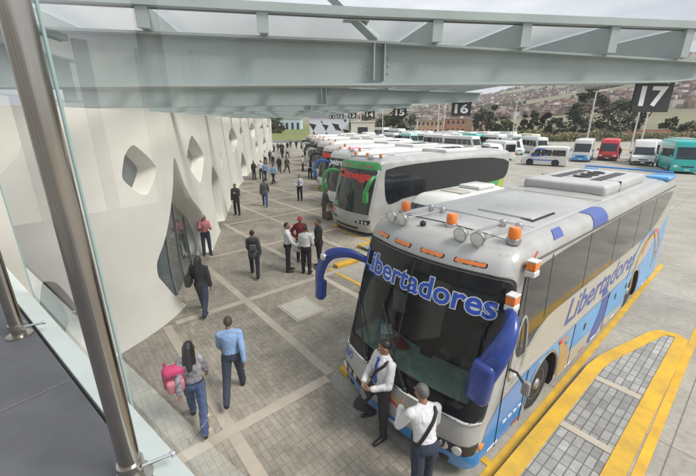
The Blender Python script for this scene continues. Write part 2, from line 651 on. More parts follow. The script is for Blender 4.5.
def finger(bx, by, lab):
    o = thing('bay_divider_island', lab, 'kerb island', bl(bx, by), -BA, 'yellow kerbed islands between the bays')
    Lp = [(1.66, -1.2), (1.66, 4.0), (1.72, 4.55), (2.18, 6.50), (2.28, 6.70), (2.50, 6.78), (2.61, 6.68), (2.62, 6.3), (2.60, -1.2)]
    kb = MB()
    strip(kb, Lp, 0.23, 0.0, 0.13)
    kb.build('kerb', M_yel, o)
    inner = [(1.76, -1.2), (1.76, 4.0), (1.82, 4.5), (2.27, 6.45), (2.34, 6.62), (2.48, 6.67), (2.51, 6.6), (2.51, 6.3), (2.50, -1.2)]
    q = MB()
    q.prism(list(reversed(inner)), 0.01, 0.115)
    q.build('paved_top', M_pav2, o)
    for y in (0.4, 2.0, 3.7):
        q = MB(); q.box((2.13, y, 0.117), (0.70, 0.14, 0.008)); q.build('cross_band', M_band, o)
labs = ['yellow kerbed paved island running out of the bottom right corner, nearest of all',
        'yellow kerbed island left of the blue and silver bus', 'yellow kerbed island at the side of the green fronted bus',
        'yellow kerbed island left of the green fronted bus', 'yellow kerbed island left of the black fronted bus']
for (bx, by), lb in zip(BAYS[1:6], labs):
    finger(bx, by, lb)
kerb_lab = ['yellow kerb block at the left front corner of the blue and silver bus', 'yellow kerb block behind the folded blue left mirror arm',
            'yellow kerb block in front of the green fronted bus', 'yellow kerb block in front of the black fronted bus',
            'yellow kerb block two bays beyond the green fronted bus', 'yellow kerb block three bays beyond the green fronted bus',
            'small far yellow kerb block four bays beyond the green fronted bus', 'smallest far yellow kerb block along the bays']
for (bx, by), lb in zip(BAYS[1:9], kerb_lab):
    q = MB()
    q.bbox((0, 0, 0.06), (0.26, 1.5, 0.13), 0.025)
    o = q.build('kerb_block', M_yel, None, 0, bl(bx - 1.54, by + 0.80), -BA)
    tag(o, lb, 'kerb', 'yellow kerb blocks at the bay fronts')

# ================================================================ hills, town and plain beyond
def hill_h(x, y):
    r = math.hypot(x, y); a = math.degrees(math.atan2(x, y))
    if r < 330: return 0.0
    # steepness of the skyline by azimuth: low to the left, rising to the right
    sl = np.interp(a, [-40, 0, 6, 12, 19, 25, 30, 38, 60], [0.02, 0.03, 0.04, 0.05, 0.068, 0.084, 0.105, 0.135, 0.16])
    t = max(0, min(1, (r - 330) / 1570))
    h = sl * 1900 * t ** 1.12
    n = noise.fractal(Vector((x * 0.0016, y * 0.0016, 3)), 1.0, 2.0, 6)
    h *= 1 + 0.16 * n
    far = max(0, min(1, (r - 2300) / 2500))
    h += far * 0.045 * 4800 * (1 if a < 14 else max(0, (22 - a) / 8)) * (1 + 0.25 * n)
    return max(0, h)
hm = MB()
na, nr = 130, 70
vs = []; fs = []
for i in range(na + 1):
    a = R(-40 + 110 * i / na)
    for j in range(nr + 1):
        r = 300 * (5200 / 300) ** (j / nr)
        x, y = r * math.sin(a), r * math.cos(a)
        vs.append((x, y, hill_h(x, y) - 0.3))
for i in range(na):
    for j in range(nr):
        q = i * (nr + 1) + j
        fs.append((q, q + nr + 1, q + nr + 2, q + 1))
hm.add(vs, fs)
M_hill = mat('hill_scrub', (0.25, 0.205, 0.135), 0.95, col2=(0.085, 0.105, 0.055), scale=0.0065, detail=12)
tag(hm.build('hills', M_hill, None, 180), kind='structure')
# hillside town: thousands of small brick and white houses that read as one mass
rn = random.Random(5)
tw = MB()
n = 0
while n < 9000:
    a = R(rn.uniform(1, 52)); r = 480 + 1700 * rn.random() ** 1.1
    x, y = r * math.sin(a), r * math.cos(a)
    dens = noise.noise(Vector((x * 0.0035, y * 0.0035, 1))) + 0.35 * noise.noise(Vector((x * 0.012, y * 0.012, 4)))
    z = hill_h(x, y)
    if dens < -0.22 + 0.6 * max(0, (r - 1100) / 900): continue
    s = rn.uniform(4, 7.5); hh = rn.choice([2.8, 2.8, 5, 5, 7])
    tw.box((x, y, z + hh / 2 - 1), (s, s * rn.uniform(0.8, 1.5), hh + 2), rn.choice([0, 0, 0, 1, 1, 2, 2, 3, 3]), Matrix.Rotation(rn.uniform(0, 3), 3, 'Z'))
    n += 1
M_t0 = mat('town_brick', (0.25, 0.155, 0.125), 0.9, var=0.25, scale=0.02)
M_t1 = mat('town_adobe', (0.33, 0.25, 0.20), 0.9, var=0.2, scale=0.02)
M_t2 = mat('town_pale', (0.52, 0.49, 0.46), 0.9, var=0.2, scale=0.02)
M_t3 = mat('town_roof_dark', (0.15, 0.115, 0.105), 0.9, var=0.2, scale=0.02)
tag(tw.build('hillside_town', [M_t0, M_t1, M_t2, M_t3]), 'dense far town of small brick and pale houses covering the hillside', 'town', kind='stuff')
# dark woods on the slopes
wl = MB()
for q in range(2600):
    cx = rn.uniform(6, 50)
    a = R(cx); r = rn.uniform(650, 1900)
    x, y = r * math.sin(a), r * math.cos(a)
    if noise.noise(Vector((x * 0.006, y * 0.006, 7))) < 0.22: continue
    z = hill_h(x, y)
    wl.ell((x, y, z + 2), (rn.uniform(3, 6), rn.uniform(3, 6), rn.uniform(3, 7)), 0, 5, 4)
M_wood = mat('far_wood', (0.045, 0.06, 0.03), 0.95, var=0.4, scale=0.05)
tag(wl.build('hillside_wood', M_wood), 'dark patches of far trees scattered over the hillside', 'wood', kind='stuff')
# grass verge and road at the far end of the sidewalk
gv = MB()
gv.add([(-75, 118, 0.02), (-5, 118, 0.02), (6, 150, 0.6), (-80, 150, 0.6)], [(0, 1, 2, 3)])
gv.add([(-80, 150, 0.6), (6, 150, 0.6), (10, 240, 5.0), (-90, 240, 5.0)], [(0, 1, 2, 3)])
tag(gv.build('grass_verge', M_grass), 'green grass bank past the far end of the sidewalk', 'grass', kind='stuff')
rd = MB()
rd.add([(-60, 103, 0.008), (0, 103, 0.008), (0, 116, 0.008), (-60, 116, 0.008)], [(0, 1, 2, 3)])
tag(rd.build('road', mat('road_asphalt', (0.10, 0.10, 0.10), 0.85, var=0.15, scale=1)), kind='structure')

# dark tyre and oil stains on the concrete
M_oil = mat('oil_stained_concrete', (0.155, 0.148, 0.135), 0.6, col2=(0.26, 0.25, 0.225), scale=5, detail=9)
rn = random.Random(21)
st = MB()
for (x, y, r) in ((3.9, 3.6, 0.20), (3.6, 4.3, 0.12), (3.7, 7.5, 0.22), (4.6, 8.6, 0.12), (5.5, 5.0, 0.3), (-0.6, 12.6, 0.5), (0.7, 13.5, 0.3), (3.4, 15.0, 0.4), (6.4, 12.0, 0.5), (8.2, 18.0, 0.7), (-4.1, 13.5, 0.5), (-6.2, 20.0, 0.6), (12.0, 25.0, 0.8), (6.0, 28.0, 0.9), (4.2, 2.2, 0.16)):
    pl = []
    for k in range(26):
        a = 2 * PI * k / 26
        q = r * (1 + 0.45 * noise.noise(Vector((math.cos(a) * 1.3 + x, math.sin(a) * 1.3 + y, 0)))+ 0.15 * rn.random())
        pl.append(bl(x + q * math.cos(a) * 0.8, y + q * math.sin(a) * 1.5, 0.0015))
    st.add(pl, [tuple(range(26))])
tag(st.build('oil_stains', M_oil), kind='structure')
# ================================================================ plaster facade with cut-out windows
M_plas = mat('cream_plaster', (0.80, 0.78, 0.72), 0.85, col2=(0.71, 0.685, 0.62), scale=0.7, detail=10, bump=0.16, bscale=7)
M_pane = mat('facade_glass', (0.045, 0.075, 0.085), 0.05, spec=0.9, coat=0.6, var=0.3, scale=1.2)
FP = [(-13.0, -4.0), (-10.6, -0.2), (-8.6, 2.2), (-6.9, 3.9), (-5.7, 5.4), (-5.05, 6.6), (-4.62, 7.9), (-4.6, 9.2)]
_x, _y = FP[-1]
for i in range(1, 54):
    a = R(-13 if i < 20 else max(-9.3, -13 + (i - 20) * .37))
    _x += math.sin(a); _y += math.cos(a)
    FP.append((_x, _y))
FP = np.array(FP)
FU = np.concatenate([[0], np.cumsum(np.linalg.norm(np.diff(FP, axis=0), axis=1))])
FU -= FU[7]                                  # u = 0 where the wall runs straight
def ftop(u): return 5.10 + 0.65 * max(0, u) / 52
def fpos(u):
    e = 0.35
    def q(t): return np.array([np.interp(t, FU, FP[:, 0]), np.interp(t, FU, FP[:, 1])])
    p = (q(u - 2 * e) + q(u - e) + q(u) * 2 + q(u + e) + q(u + 2 * e)) / 6
    d = q(u + e) - q(u - e); d /= np.linalg.norm(d)
    return p, np.array([d[1], -d[0]])       # point and normal towards the street
OPEN = {
 'rounded': [(-1.66, 4.20), (-1.38, 4.43), (-0.66, 3.83), (-1.20, 3.25), (-1.46, 3.33), (-1.84, 3.72)],
 'diamond': [(3.6, 4.55), (5.9, 3.6), (4.0, 2.60), (1.8, 3.72)],
 'door': [(0.40, 4.10), (1.05, 3.17), (1.9, 2.51), (3.3, 1.80), (4.2, 1.0), (4.5, -0.10), (-0.5, -0.10), (-0.78, 0.35), (-1.06, 0.8), (-1.32, 1.2), (-1.30, 1.58), (-0.80, 2.1), (-0.15, 3.06)],
 'arch': [(7.5, 3.10), (9.3, 2.2), (9.2, 1.0), (9.0, -0.1), (6.8, -0.1), (6.7, 2.1)],
 'slit': [(10.75, 3.55), (10.95, 3.0), (10.5, 2.5), (10.4, 3.0)],
 'second_diamond': [(19.5, 4.75), (22.2, 3.65), (19.6, 2.6), (16.9, 3.87)],
 'small_diamond': [(25.3, 4.72), (27.0, 4.05), (25.0, 3.5), (23.7, 4.24)],
 'third_diamond': [(35.0, 5.15), (38.0, 4.34), (34.9, 3.2), (31.6, 4.25)],
 'far_door': [(24.0, 2.65), (27.2, 1.0), (26.6, -0.1), (23.2, -0.1), (22.3, 0.95)],
 'far_small': [(43.4, 4.85), (44.8, 4.45), (43.2, 4.1), (42.0, 4.49)],
 'far_low': [(37.5, 3.0), (39.5, 2.2), (37.8, 1.2), (36.2, 2.2)],
 'far_low2': [(44.5, 3.2), (46.5, 2.3), (44.8, 1.2), (43.2, 2.2)],
 'far_top': [(48.6, 5.0), (50.0, 4.5), (48.7, 4.0), (47.6, 4.5)],
 'near_arch': [(-3.62, 2.12), (-3.42, 2.02), (-3.24, 1.54), (-3.16, 0.9), (-3.40, 0.5), (-3.74, 0.6), (-3.80, 1.5)],
}
OPEN = {k: smooth_poly(v, 2, 0.14) for k, v in OPEN.items()}
_oc = [(np.mean([p[0] for p in v]), np.mean([p[1] for p in v]), 0.5 * (max(p[0] for p in v) - min(p[0] for p in v))) for v in OPEN.values()]
def fsurf(u, v, off=0.0):
    p, nn = fpos(u)
    o = off + 0.10 * math.exp(-max(v, 0) / 0.45)
    o += 0.045 * math.sin(u * 0.55 + v * 0.5) * min(1, v / 2)
    return (p[0] + nn[0] * o, p[1] + nn[1] * o, v)
fac = thing('station_building', 'curved cream plaster terminal wall with diamond shaped cut out windows along the sidewalk', 'building')
u0, u1 = FU[0] + 0.3, 52.0
top = [(u1, ftop(u1)), (20, ftop(20)), (0, 5.10), (u0, 5.10)]
vv, tt = tri2d([(u0, -0.02), (u1, -0.02)] + top, list(OPEN.values()), 0.42, 0.16)
fm = MB()
fm.add([fsurf(a, min(b, ftop(a)) if b > 5 else b) for a, b in vv], tt)
# rounded lips and deep reveals of every opening
for k, pl in OPEN.items():
    pl = densify(pl, 0.16)
    c = np.mean(np.array(pl), axis=0)
    dd = 0.8 if 'diamond' in k or k == 'rounded' else 1.0
    steps = [(0.0, 0.0), (0.02, -0.035), (0.05, -0.12), (0.10, -0.40), (0.13, -0.52)]
    rings = []
    for sh, dp in steps:
        rings.append([fsurf(a + (c[0] - a) * sh * 1.2, b + (c[1] - b) * sh * 1.2 if b > 0 else b, dp * dd) for a, b in pl])
    n = len(pl)
    vs = sum(rings, [])
    fs = []
    for i in range(len(rings) - 1):
        for j in range(n):
            fs.append((i * n + j, i * n + (j + 1) % n, (i + 1) * n + (j + 1) % n, (i + 1) * n + j))
    fm.add(vs, [tuple(reversed(f)) for f in fs])
# back face, top and end so that the wall has its thickness
us = np.linspace(u0, u1, 90)
vs = []; fs = []
for u in us:
    vs += [fsurf(u, ftop(u)), fsurf(u, ftop(u), -0.62), fsurf(u, 0.0, -0.62)]
for i in range(len(us) - 1):
    a = i * 3; b = a + 3
    fs += [(a, b, b + 1, a + 1), (a + 1, b + 1, b + 2, a + 2)]
fm.add(vs, fs)
ends = [fsurf(u1, z) for z in np.linspace(0, ftop(u1), 8)] + [fsurf(u1, ftop(u1), -0.62), fsurf(u1, 0, -0.62)]
fm.add(ends, [tuple(range(len(ends)))])
fm.build('wall', M_plas, fac, 40)
for k, pl in OPEN.items():
    q = MB()
    c = np.mean(np.array(pl), axis=0)
    big = [(a + (c[0] - a) * 0.11, b + (c[1] - b) * 0.11 if b > 0 else b) for a, b in pl]
    vv, tt = tri2d(big, (), 0.5, 0.4)
    q.add([fsurf(a, b, -0.50 * (0.8 if 'diamond' in k or k == 'rounded' else 1)) for a, b in vv], tt)
    isd = 'door' in k or k == 'arch'
    o = q.build('door_glass' if isd else 'window_pane', M_pane, fac)
    if k == 'door':
        f = MB()
        for (a0, b0, a1, b1) in ((0.25, 0.0, 0.25, 3.2), (1.35, 0.0, 1.35, 2.6), (2.6, 0.0, 2.6, 1.8)):
            f.tube([fsurf(a0 + (a1 - a0) * t, b0 + (b1 - b0) * t, -0.475) for t in np.linspace(0, 1, 8)], 0.03, 6)
        f.build('door_frame', M_alu, o)

# ================================================================ canopy: tapered steel beams, purlins, glass roof
M_beam = mat('pale_green_grey_steel_paint', (0.39, 0.445, 0.435), 0.45, col2=(0.30, 0.345, 0.338), scale=1.1, detail=9)
M_beamd = M_beam
M_roofg = glass_mat('roof_glass', (0.97, 0.98, 0.98), film=0.04, rough=0.3)
FA = R(-10)
CX = Vector((math.cos(FA), -math.sin(FA), 0))        # out over the bays (azimuth 80)
CY = Vector((math.sin(FA), math.cos(FA), 0))         # along the facade
CO = Vector((5.05, 5.58, 0))                         # tip of the nearest beam
def cl(x, y, z): return CO + CX * x + CY * y + Vector((0, 0, z))
ZT = H + 0.92
def droop(x): return -0.09 * max(0.0, (x + 5) / 5)   # the roof falls gently towards its open edge
def rl(x): return 0.03 + 0.065 * max(0.0, (x + 5) / 5)     # glass and its edge rail rise a little outwards
NB = 12
beam_words = ['nearest grey green roof beam crossing the whole top of the picture', 'second grey green roof beam from the camera, sign 16 under its tip',
              'third grey green roof beam from the camera, sign 15 under its tip', 'fourth grey green roof beam from the camera, sign 14 under its tip',
              'fifth grey green roof beam from the camera, sign 13 under its tip', 'sixth grey green roof beam from the camera, sign 12 under its tip']
SP = 6.08
SLO = 0.013                                   # the canopy rises gently along the facade
for i in range(NB):
    y0 = i * SP
    lb = beam_words[i] if i < 6 else 'far grey green tapered canopy beam beyond sign 12'
    o = thing('canopy_beam', lb, 'beam', cl(0, y0, SLO * y0), -FA, 'tapered canopy beams')
    # local x runs from the tip (0) back to the facade (-11)
    xs = [0.05, -0.5, -4, -8.5, -11.4]
    zb = [H + 0.66, H + 0.595, H + 0.50, H + 0.40, H + 0.36]
    w = MB()
    for a in range(len(xs) - 1):
        w.add([(xs[a], s * 0.012, z) for s in (-1, 1) for z in (zb[a], ZT + droop(xs[a]))] + [(xs[a + 1], s * 0.012, z) for s in (-1, 1) for z in (zb[a + 1], ZT + droop(xs[a + 1]))],
              [(0, 1, 5, 4), (3, 2, 6, 7)])
    w.build('web', M_beam, o)
    w = MB()
    fx = [0.07, -5.0, -11.45]
    for a in range(2):
        q = [(fx[a + e], s * 0.13, ZT + droop(fx[a + e]) + d) for e in (0, 1) for s in (-1, 1) for d in (0.0, 0.025)]
        w.add(q, [(0, 4, 6, 2), (1, 3, 7, 5), (0, 1, 5, 4), (2, 6, 7, 3)] + ([(0, 2, 3, 1)] if a == 0 else []))
    w.build('top_flange', M_beam, o)
    w = MB()
    for a in range(len(xs) - 1):
        w.add([(xs[a], s * 0.13, zb[a] - d) for s in (-1, 1) for d in (0, 0.025)] + [(xs[a + 1], s * 0.13, zb[a + 1] - d) for s in (-1, 1) for d in (0, 0.025)],
              [(0, 4, 6, 2), (1, 3, 7, 5), (0, 1, 5, 4), (2, 6, 7, 3)])
    w.add([(xs[0], s * 0.13, zb[0] - d) for s in (-1, 1) for d in (0, 0.025)], [(0, 2, 3, 1)])
    w.build('bottom_flange', M_beam, o)
    if i < 2:
        for xx in (-4.9, -4.63):
            for zz in (0.06, 0.14, 0.22):
                w = MB(); w.lathe([(0.014, 0), (0.014, 0.010), (0.008, 0.014)], 6, 0, Matrix.Rotation(PI / 2, 3, 'X'), (xx, -0.011, H + 0.55 + zz)); w.build('bolt', M_beam, o)
    if i < 5:
        for xx in (-4.83, -4.70):
            w = MB(); w.box((xx, -0.068, (H + 0.515 + ZT) / 2), (0.014, 0.115, ZT - H - 0.515)); w.build('stiffener', M_beam, o)
# purlins along the facade on top of the beams
PX = [-0.55, -1.7, -2.95, -4.1, -6.1, -7.3, -8.5, -9.7]
PL = (NB - 1) * SP + 1.2
words = ['outermost', 'second', 'third', 'fourth', 'fifth', 'sixth', 'seventh', 'eighth']
for k, x in enumerate(PX):
    o = thing('roof_purlin', f'grey green roof purlin, {words[k]} from the open right edge of the glass roof', 'purlin', cl(x, -0.145, 0), -FA, 'roof purlins')
    o.rotation_euler[0] = SLO
    w = MB()
    z0, z1 = ZT + 0.028 + droop(x), ZT + 0.222 + rl(x)
    w.box((0, PL / 2, (z0 + z1) / 2), (0.085, PL, z1 - z0)); w.build('bar', M_beam, o)
    w = MB(); w.bbox((0, -0.006, (z0 + z1) / 2), (0.125, 0.012, z1 - z0), 0.003); w.build('end_plate', M_beam, o)
# glass sheets between the purlins and the front edge profile
edge = thing('roof_edge_profile', 'long grey steel edge rail of the glass roof above the nearest beam', 'roof edge', cl(0, -0.215, 0), -FA)
def twopiece(y0, y1, z0, z1):
    w = MB()
    fx = [0.5, -5.0, -11.1]
    for a in range(2):
        q = [(fx[a + e], y, z + rl(fx[a + e])) for e in (0, 1) for y in (y0, y1) for z in (z0, z1)]
        w.add(q, [(0, 4, 6, 2), (1, 3, 7, 5), (0, 1, 5, 4), (2, 6, 7, 3)] + ([(0, 2, 3, 1)] if a == 0 else []))
    return w
twopiece(-0.045, 0.045, H + 1.122, H + 1.207).build('rail', M_beam, edge)
twopiece(0.047, 0.066, H + 1.11, H + 1.14).build('gasket', mat('grey_gasket', (0.16, 0.17, 0.17), 0.6), edge)
rg = thing('glass_roof', 'clear glass roof sheets lying over the canopy purlins', 'roof', cl(0, -0.17, 0), -FA)
rg.rotation_euler[0] = SLO
ny = 24
for j in range(ny):
    a = PL * j / ny; b = PL * (j + 1) / ny
    twopiece(a + 0.02, b - 0.01, H + 1.149, H + 1.161).build('sheet', M_roofg, rg)
# inclined tie bar from the nearest beam up towards the facade mast
tie = thing('tie_bar', 'inclined box section brace rising to the left from the nearest beam', 'brace', (0, 0, 0))
p0 = cl(-4.78, 0, ZT + 0.05); p1 = cl(-9.2, 0, ZT + 3.55)
w = MB(); w.tube([p0, p1], 0.062, 4); w.build('bar', M_beam, tie)
w = MB(); dv = (p1 - p0).normalized()
w.bbox(p0 + dv * 0.32, (0.30, 0.12, 0.03), 0.004, 0, Matrix.Rotation(-FA, 3, 'Z')); w.build('gusset_plate', M_beam, tie)
# bay number boards
M_sign = mat('sign_black', (0.022, 0.023, 0.026), 0.45, var=0.2, scale=3)
M_num = mat('sign_white', (0.80, 0.80, 0.80), 0.5)
for i in range(7):
    num = 17 - i
    x = -0.62 if i == 0 else -0.50
    c = cl(x, i * SP + 0.02, SLO * i * SP)
    o = thing('bay_number_sign', f'black board with white number {num} hanging under a canopy beam tip', 'sign', c, -FA + R(-1), 'hanging bay number boards')
    zc = H + 0.395
    w = MB(); w.bbox((0, 0, zc), (0.63, 0.035, 0.43), 0.006); w.build('board', M_sign, o)
    t = MB(); text_on(t, str(num), lambda a, b, f: (a, -0.0175 - f, b), -0.21, 0.20, zc - 0.125, zc + 0.125, 0.004, 0, 0.03); t.build('number', M_num, o)
    t = MB(); text_on(t, str(num), lambda a, b, f: (a, 0.0175 + f, b), 0.21, -0.20, zc - 0.125, zc + 0.125, 0.004, 0, 0.03); t.build('number', M_num, o)
    for s in (-0.2, 0.2):
        w = MB(); w.box((s, 0, zc + 0.195), (0.05, 0.05, 0.06)); w.build('hanger', M_beam, o)

# ================================================================ gallery where the camera stands
GN = Vector((0.616, 0.788, 0)); GT = Vector((-0.788, 0.616, 0))     # across / along the glass
FZ = 3.2
def gp(t, n, z): return GT * t + GN * n + Vector((0, 0, z))
GR = math.atan2(GT.y, GT.x)                                         # local x = along, local y = -GN
M_gfl = mat('dark_grey_floor', (0.115, 0.118, 0.13), 0.55, col2=(0.085, 0.088, 0.098), scale=3.5, detail=8)
M_gw = mat('gallery_plaster', (0.56, 0.56, 0.53), 0.8, var=0.05, scale=2)
M_sill = mat('pale_green_sill', (0.52, 0.58, 0.56), 0.35, var=0.05, scale=4)
M_glass = glass_mat('balustrade_glass', (0.955, 0.97, 0.965), ior=1.45)
M_gedge = mat('glass_edge_green', (0.30, 0.42, 0.40), 0.15, spec=0.8)
q = MB()
pts = [gp(8, 0.385, 0), gp(-5, 0.385, 0), gp(-5, -3.2, 0), gp(8, -3.2, 0)]
q.prism([(p.x, p.y) for p in reversed(pts)], FZ - 0.30, FZ)
tag(q.build('gallery_floor', M_gfl), kind='structure')
q = MB()                                   # floor joint lines and specks
for t in (2.62, 4.8, 0.2):
    q.add([gp(t, 0.38, FZ + .003), gp(t - .008, 0.38, FZ + .003), gp(t - .008, -3.2, FZ + .003), gp(t, -3.2, FZ + .003)], [(0, 1, 2, 3)])
tag(q.build('floor_joint', mat('joint_grey', (0.2, 0.2, 0.21), 0.7)), kind='structure')
sill = MB()
M4 = Matrix.Rotation(GR, 3, 'Z')
sill.bbox(gp(1.5, 0.468, FZ - 0.13), (13, 0.125, 0.27), 0.006, 0, M4)
o = sill.build('floor_edge_sill', M_sill)
tag(o, 'pale green sill along the dark gallery floor edge under the glass', 'sill')
def pane(t0, t1, lab):
    o = thing('glass_panel', lab, 'glass panel', gp((t0 + t1) / 2, 0.541, FZ), GR, 'tall gallery glass panels')
    w = abs(t1 - t0); h0, h1 = -0.2, 4.4
    m = MB()
    m.add([(-w/2, 0, h0), (w/2, 0, h0), (w/2, 0, h1), (-w/2, 0, h1)], [(0, 1, 2, 3)])
    m.build('pane', M_glass, o)
    for s in (-1, 1):
        m = MB(); m.add([(s * w/2, -.006, h0), (s * w/2, .006, h0), (s * w/2, .006, h1), (s * w/2, -.006, h1)], [(0, 1, 2, 3)])
        m.build('edge', M_gedge, o)
pane(2.09, -2.6, 'tall clear glass panel right of the near steel post, the view seen through it')
pane(4.35, 2.105, 'tall glass panel left of the near steel post, in front of the white wall')
M_tube = mat('satin_steel_tube', (0.52, 0.48, 0.43), 0.2, metal=1.0, col2=(0.38, 0.35, 0.32), scale=1.6)
def post(x, y, lab):
    o = thing('steel_post', lab, 'post', (x, y, FZ), GR, 'stainless posts holding the glass')
    m = MB(); m.tube([(0, 0, 0), (0, 0, 4.6)], 0.045, 28); m.build('tube', M_tube, o, 60)
    m = MB(); m.lathe([(0.0, 0.0), (0.085, 0.0), (0.085, 0.012), (0.058, 0.018), (0.0, 0.018)], 28); m.build('base_flange', M_steel, o, 40)
    for z in (0.085, 2.9):
        c = MB(); c.lathe([(0.0455, -0.022), (0.055, -0.022), (0.057, 0.0), (0.055, 0.022), (0.0455, 0.022)], 28, 0, None, (0, 0, z)); cc = c.build('collar', M_steel, o, 40)
        for s in (-1,):
            a = MB()
            a.tube([(s * 0.05, -0.03, z), (s * 0.10, -0.15, z)], 0.009, 10)
            a.lathe([(0.015, 0), (0.018, 0.004), (0.018, 0.016), (0.012, 0.02)], 14, 0, Matrix.Rotation(PI / 2, 3, 'X'), (s * 0.10, -0.140, z))
            a.build('glass_clamp', M_chrome, cc, 40)
post(-1.02, 1.235, 'satin steel post crossing the left side, nearest the camera')
post(-2.62, 2.42, 'satin steel post at the far left edge on the gallery floor')
# pale rear wall and end wall of the gallery (seen as reflections)
q = MB()
q.box(gp(1.5, -3.3, FZ + 1.5), (13, 0.2, 3.0), 0, M4)
o = thing('gallery_wall', 'pale gallery wall behind the camera seen as a faint reflection', 'wall', (0, 0, 0))
q.build('wall', M_gw, o)
for k in range(8):
    q = MB(); q.box(gp(7.2 - 1.6 * k, -3.14, FZ + 1.5), (0.16, 0.12, 3.0), 0, M4); q.build('mullion', mat('grey_mullion', (0.22, 0.23, 0.24), 0.5), o)
q = MB(); q.box(gp(7.95, -1.55, FZ + 1.5), (0.2, 3.3, 3.0), 0, M4)
o2 = thing('gallery_end_wall', 'white end wall of the gallery at the left', 'wall', (0, 0, 0))
q.build('wall', M_gw, o2)
for k in range(3):
    q = MB(); q.box(gp(7.82, -0.4 - 1.0 * k, FZ + 1.5), (0.06, 0.22, 3.0), 0, M4); q.build('mullion', MATS['grey_mullion'], o2)
# ================================================================ vehicles
class Shell:
    """body surface of a bus or van: front at y = 0, length to +y, +x the left-hand side of the picture's far side is -x"""
    def __init__(s, W, L, z0, zs, rs, Rc, fz, bow=0.2, lean=0.07, Rr=0.15, crown=0.05, rear=0.0):
        s.W, s.L, s.z0, s.zs, s.rs, s.Rc, s.fz, s.bow, s.lean, s.Rr, s.crown, s.rear = W, L, z0, zs, rs, Rc, fz, bow, lean, Rr, crown, rear
        s.top = zs + rs
    def w(s, z):
        return s.W / 2 - s.lean * max(0, min(1, (z - 1.3) / (s.zs - 1.3)))
    def f(s, z):
        return float(np.interp(z, s.fz[0], s.fz[1]))
    def r(s, z):
        return s.L - s.rear * max(0, (z - 1.2))
    def inset(s, z):
        if z <= s.zs: return 0.0
        t = min(1, (z - s.zs) / s.rs)
        return s.rs * (1 - math.sqrt(max(0, 1 - t * t)))
    def plan(s, sa, z, ins=None):
        """point on the horizontal contour at height z, sa metres round from the front centre"""
        i = s.inset(z) if ins is None else ins
        w = s.w(z) - i
        Rc = s.Rc
        a = w - Rc
        f = s.f(z) + i
        sg = 1 if sa >= 0 else -1
        sa = abs(sa)
        y0 = f + s.bow * ((a / w) ** 2 - 1)
        if sa <= a:
            return Vector((sg * sa, f + s.bow * ((sa / w) ** 2 - 1), z))
        t = (sa - a) / Rc
        if t <= PI / 2:
            return Vector((sg * (a + Rc * math.sin(t)), y0 + Rc * (1 - math.cos(t)), z))
        return Vector((sg * w, y0 + Rc + (sa - a - Rc * PI / 2), z))
    def front(s, sa, z, off=0.0):
        p = s.plan(sa, z)
        e = 0.01
        du = s.plan(sa + e, z) - s.plan(sa - e, z)
        dv = s.plan(sa, z + e) - s.plan(sa, z - e)
        n = du.cross(dv)
        n.normalize()
        return p + n * off
    def side(s, sg):
        def fn(y, z, off=0.0):
            return Vector((sg * (s.w(z) - s.inset(z) + off), y, z))
        return fn
    def roofside(s, sg):
        """over the shoulder: b is distance up from the shoulder start along the arc"""
        def fn(y, b, off=0.0):
            t = b / s.rs
            if t < 0: return Vector((sg * (s.w(s.zs) + off), y, s.zs + b))
            if t <= PI / 2:
                return Vector((sg * (s.w(s.zs) - s.rs + (s.rs + off) * math.cos(t)), y, s.zs + (s.rs + off) * math.sin(t)))
            return Vector((sg * (s.w(s.zs) - s.rs - (b - s.rs * PI / 2)), y, s.top + off + 0.0))
        return fn
    def rearf(s, x, z, off=0.0):
        return Vector((x, s.r(z) + off, z))
    def ring(s, z, ins, nF, nS):
        w = s.w(z) - ins
        Rc = s.Rc; a = w - Rc
        y1 = s.r(z) - ins
        half = [s.plan(a * i / nF, z, ins) for i in range(nF + 1)]
        half += [s.plan(a + Rc * PI / 2 * i / 8, z, ins) for i in range(1, 9)]
        ys = half[-1].y
        Rr = s.Rr
        half += [Vector((w, ys + (y1 - Rr - ys) * i / nS, z)) for i in range(1, nS + 1)]
        half += [Vector((w - Rr * (1 - math.cos(R(30 * i))), y1 - Rr + Rr * math.sin(R(30 * i)), z)) for i in range(1, 4)]
        half += [Vector(((w - Rr) * (1 - i / 4), y1, z)) for i in range(1, 5)]
        left = [Vector((-p.x, p.y, p.z)) for p in half[1:-1]]
        return half + list(reversed(left))
    def body(s, nF=10, nS=14, dz=0.14, zlist=None):
        mb = MB()
        zl = sorted(set([round(float(z), 3) for z in np.arange(s.z0, s.zs - 0.02, dz)] + [round(z, 3) for z in s.fz[0] if s.z0 < z < s.zs - 0.01])) + [s.zs]
        rings = [s.ring(z, 0.03 if i == 0 else 0, nF, nS) for i, z in enumerate(zl)]
        for k in range(1, 9):
            t = R(90 * k / 8)
            z = s.zs + s.rs * math.sin(t)
            rg = s.ring(z - 1e-6, s.rs * (1 - math.cos(t)), nF, nS)
            rings.append([Vector((p.x, p.y, z)) for p in rg])
        base = rings[-1]
        for ins, dzz in ((0.3, 0.6), (0.6, 1.0)):
            rg = s.ring(s.zs, s.rs + ins * (s.W / 2 - s.rs - s.Rc) * 0.9, nF, nS)
            rings.append([Vector((p.x, p.y + (s.f(s.top) - s.f(s.zs)), s.top + s.crown * dzz)) for p in rg])
        n = len(rings[0])
        vs = sum(rings, [])
        fs = [tuple(reversed(range(n)))]
        for i in range(len(rings) - 1):
            for j in range(n):
                fs.append((i * n + j, i * n + (j + 1) % n, (i + 1) * n + (j + 1) % n, (i + 1) * n + j))
        fs.append(tuple((len(rings) - 1) * n + j for j in range(n)))
        mb.add(vs, fs)
        return mb

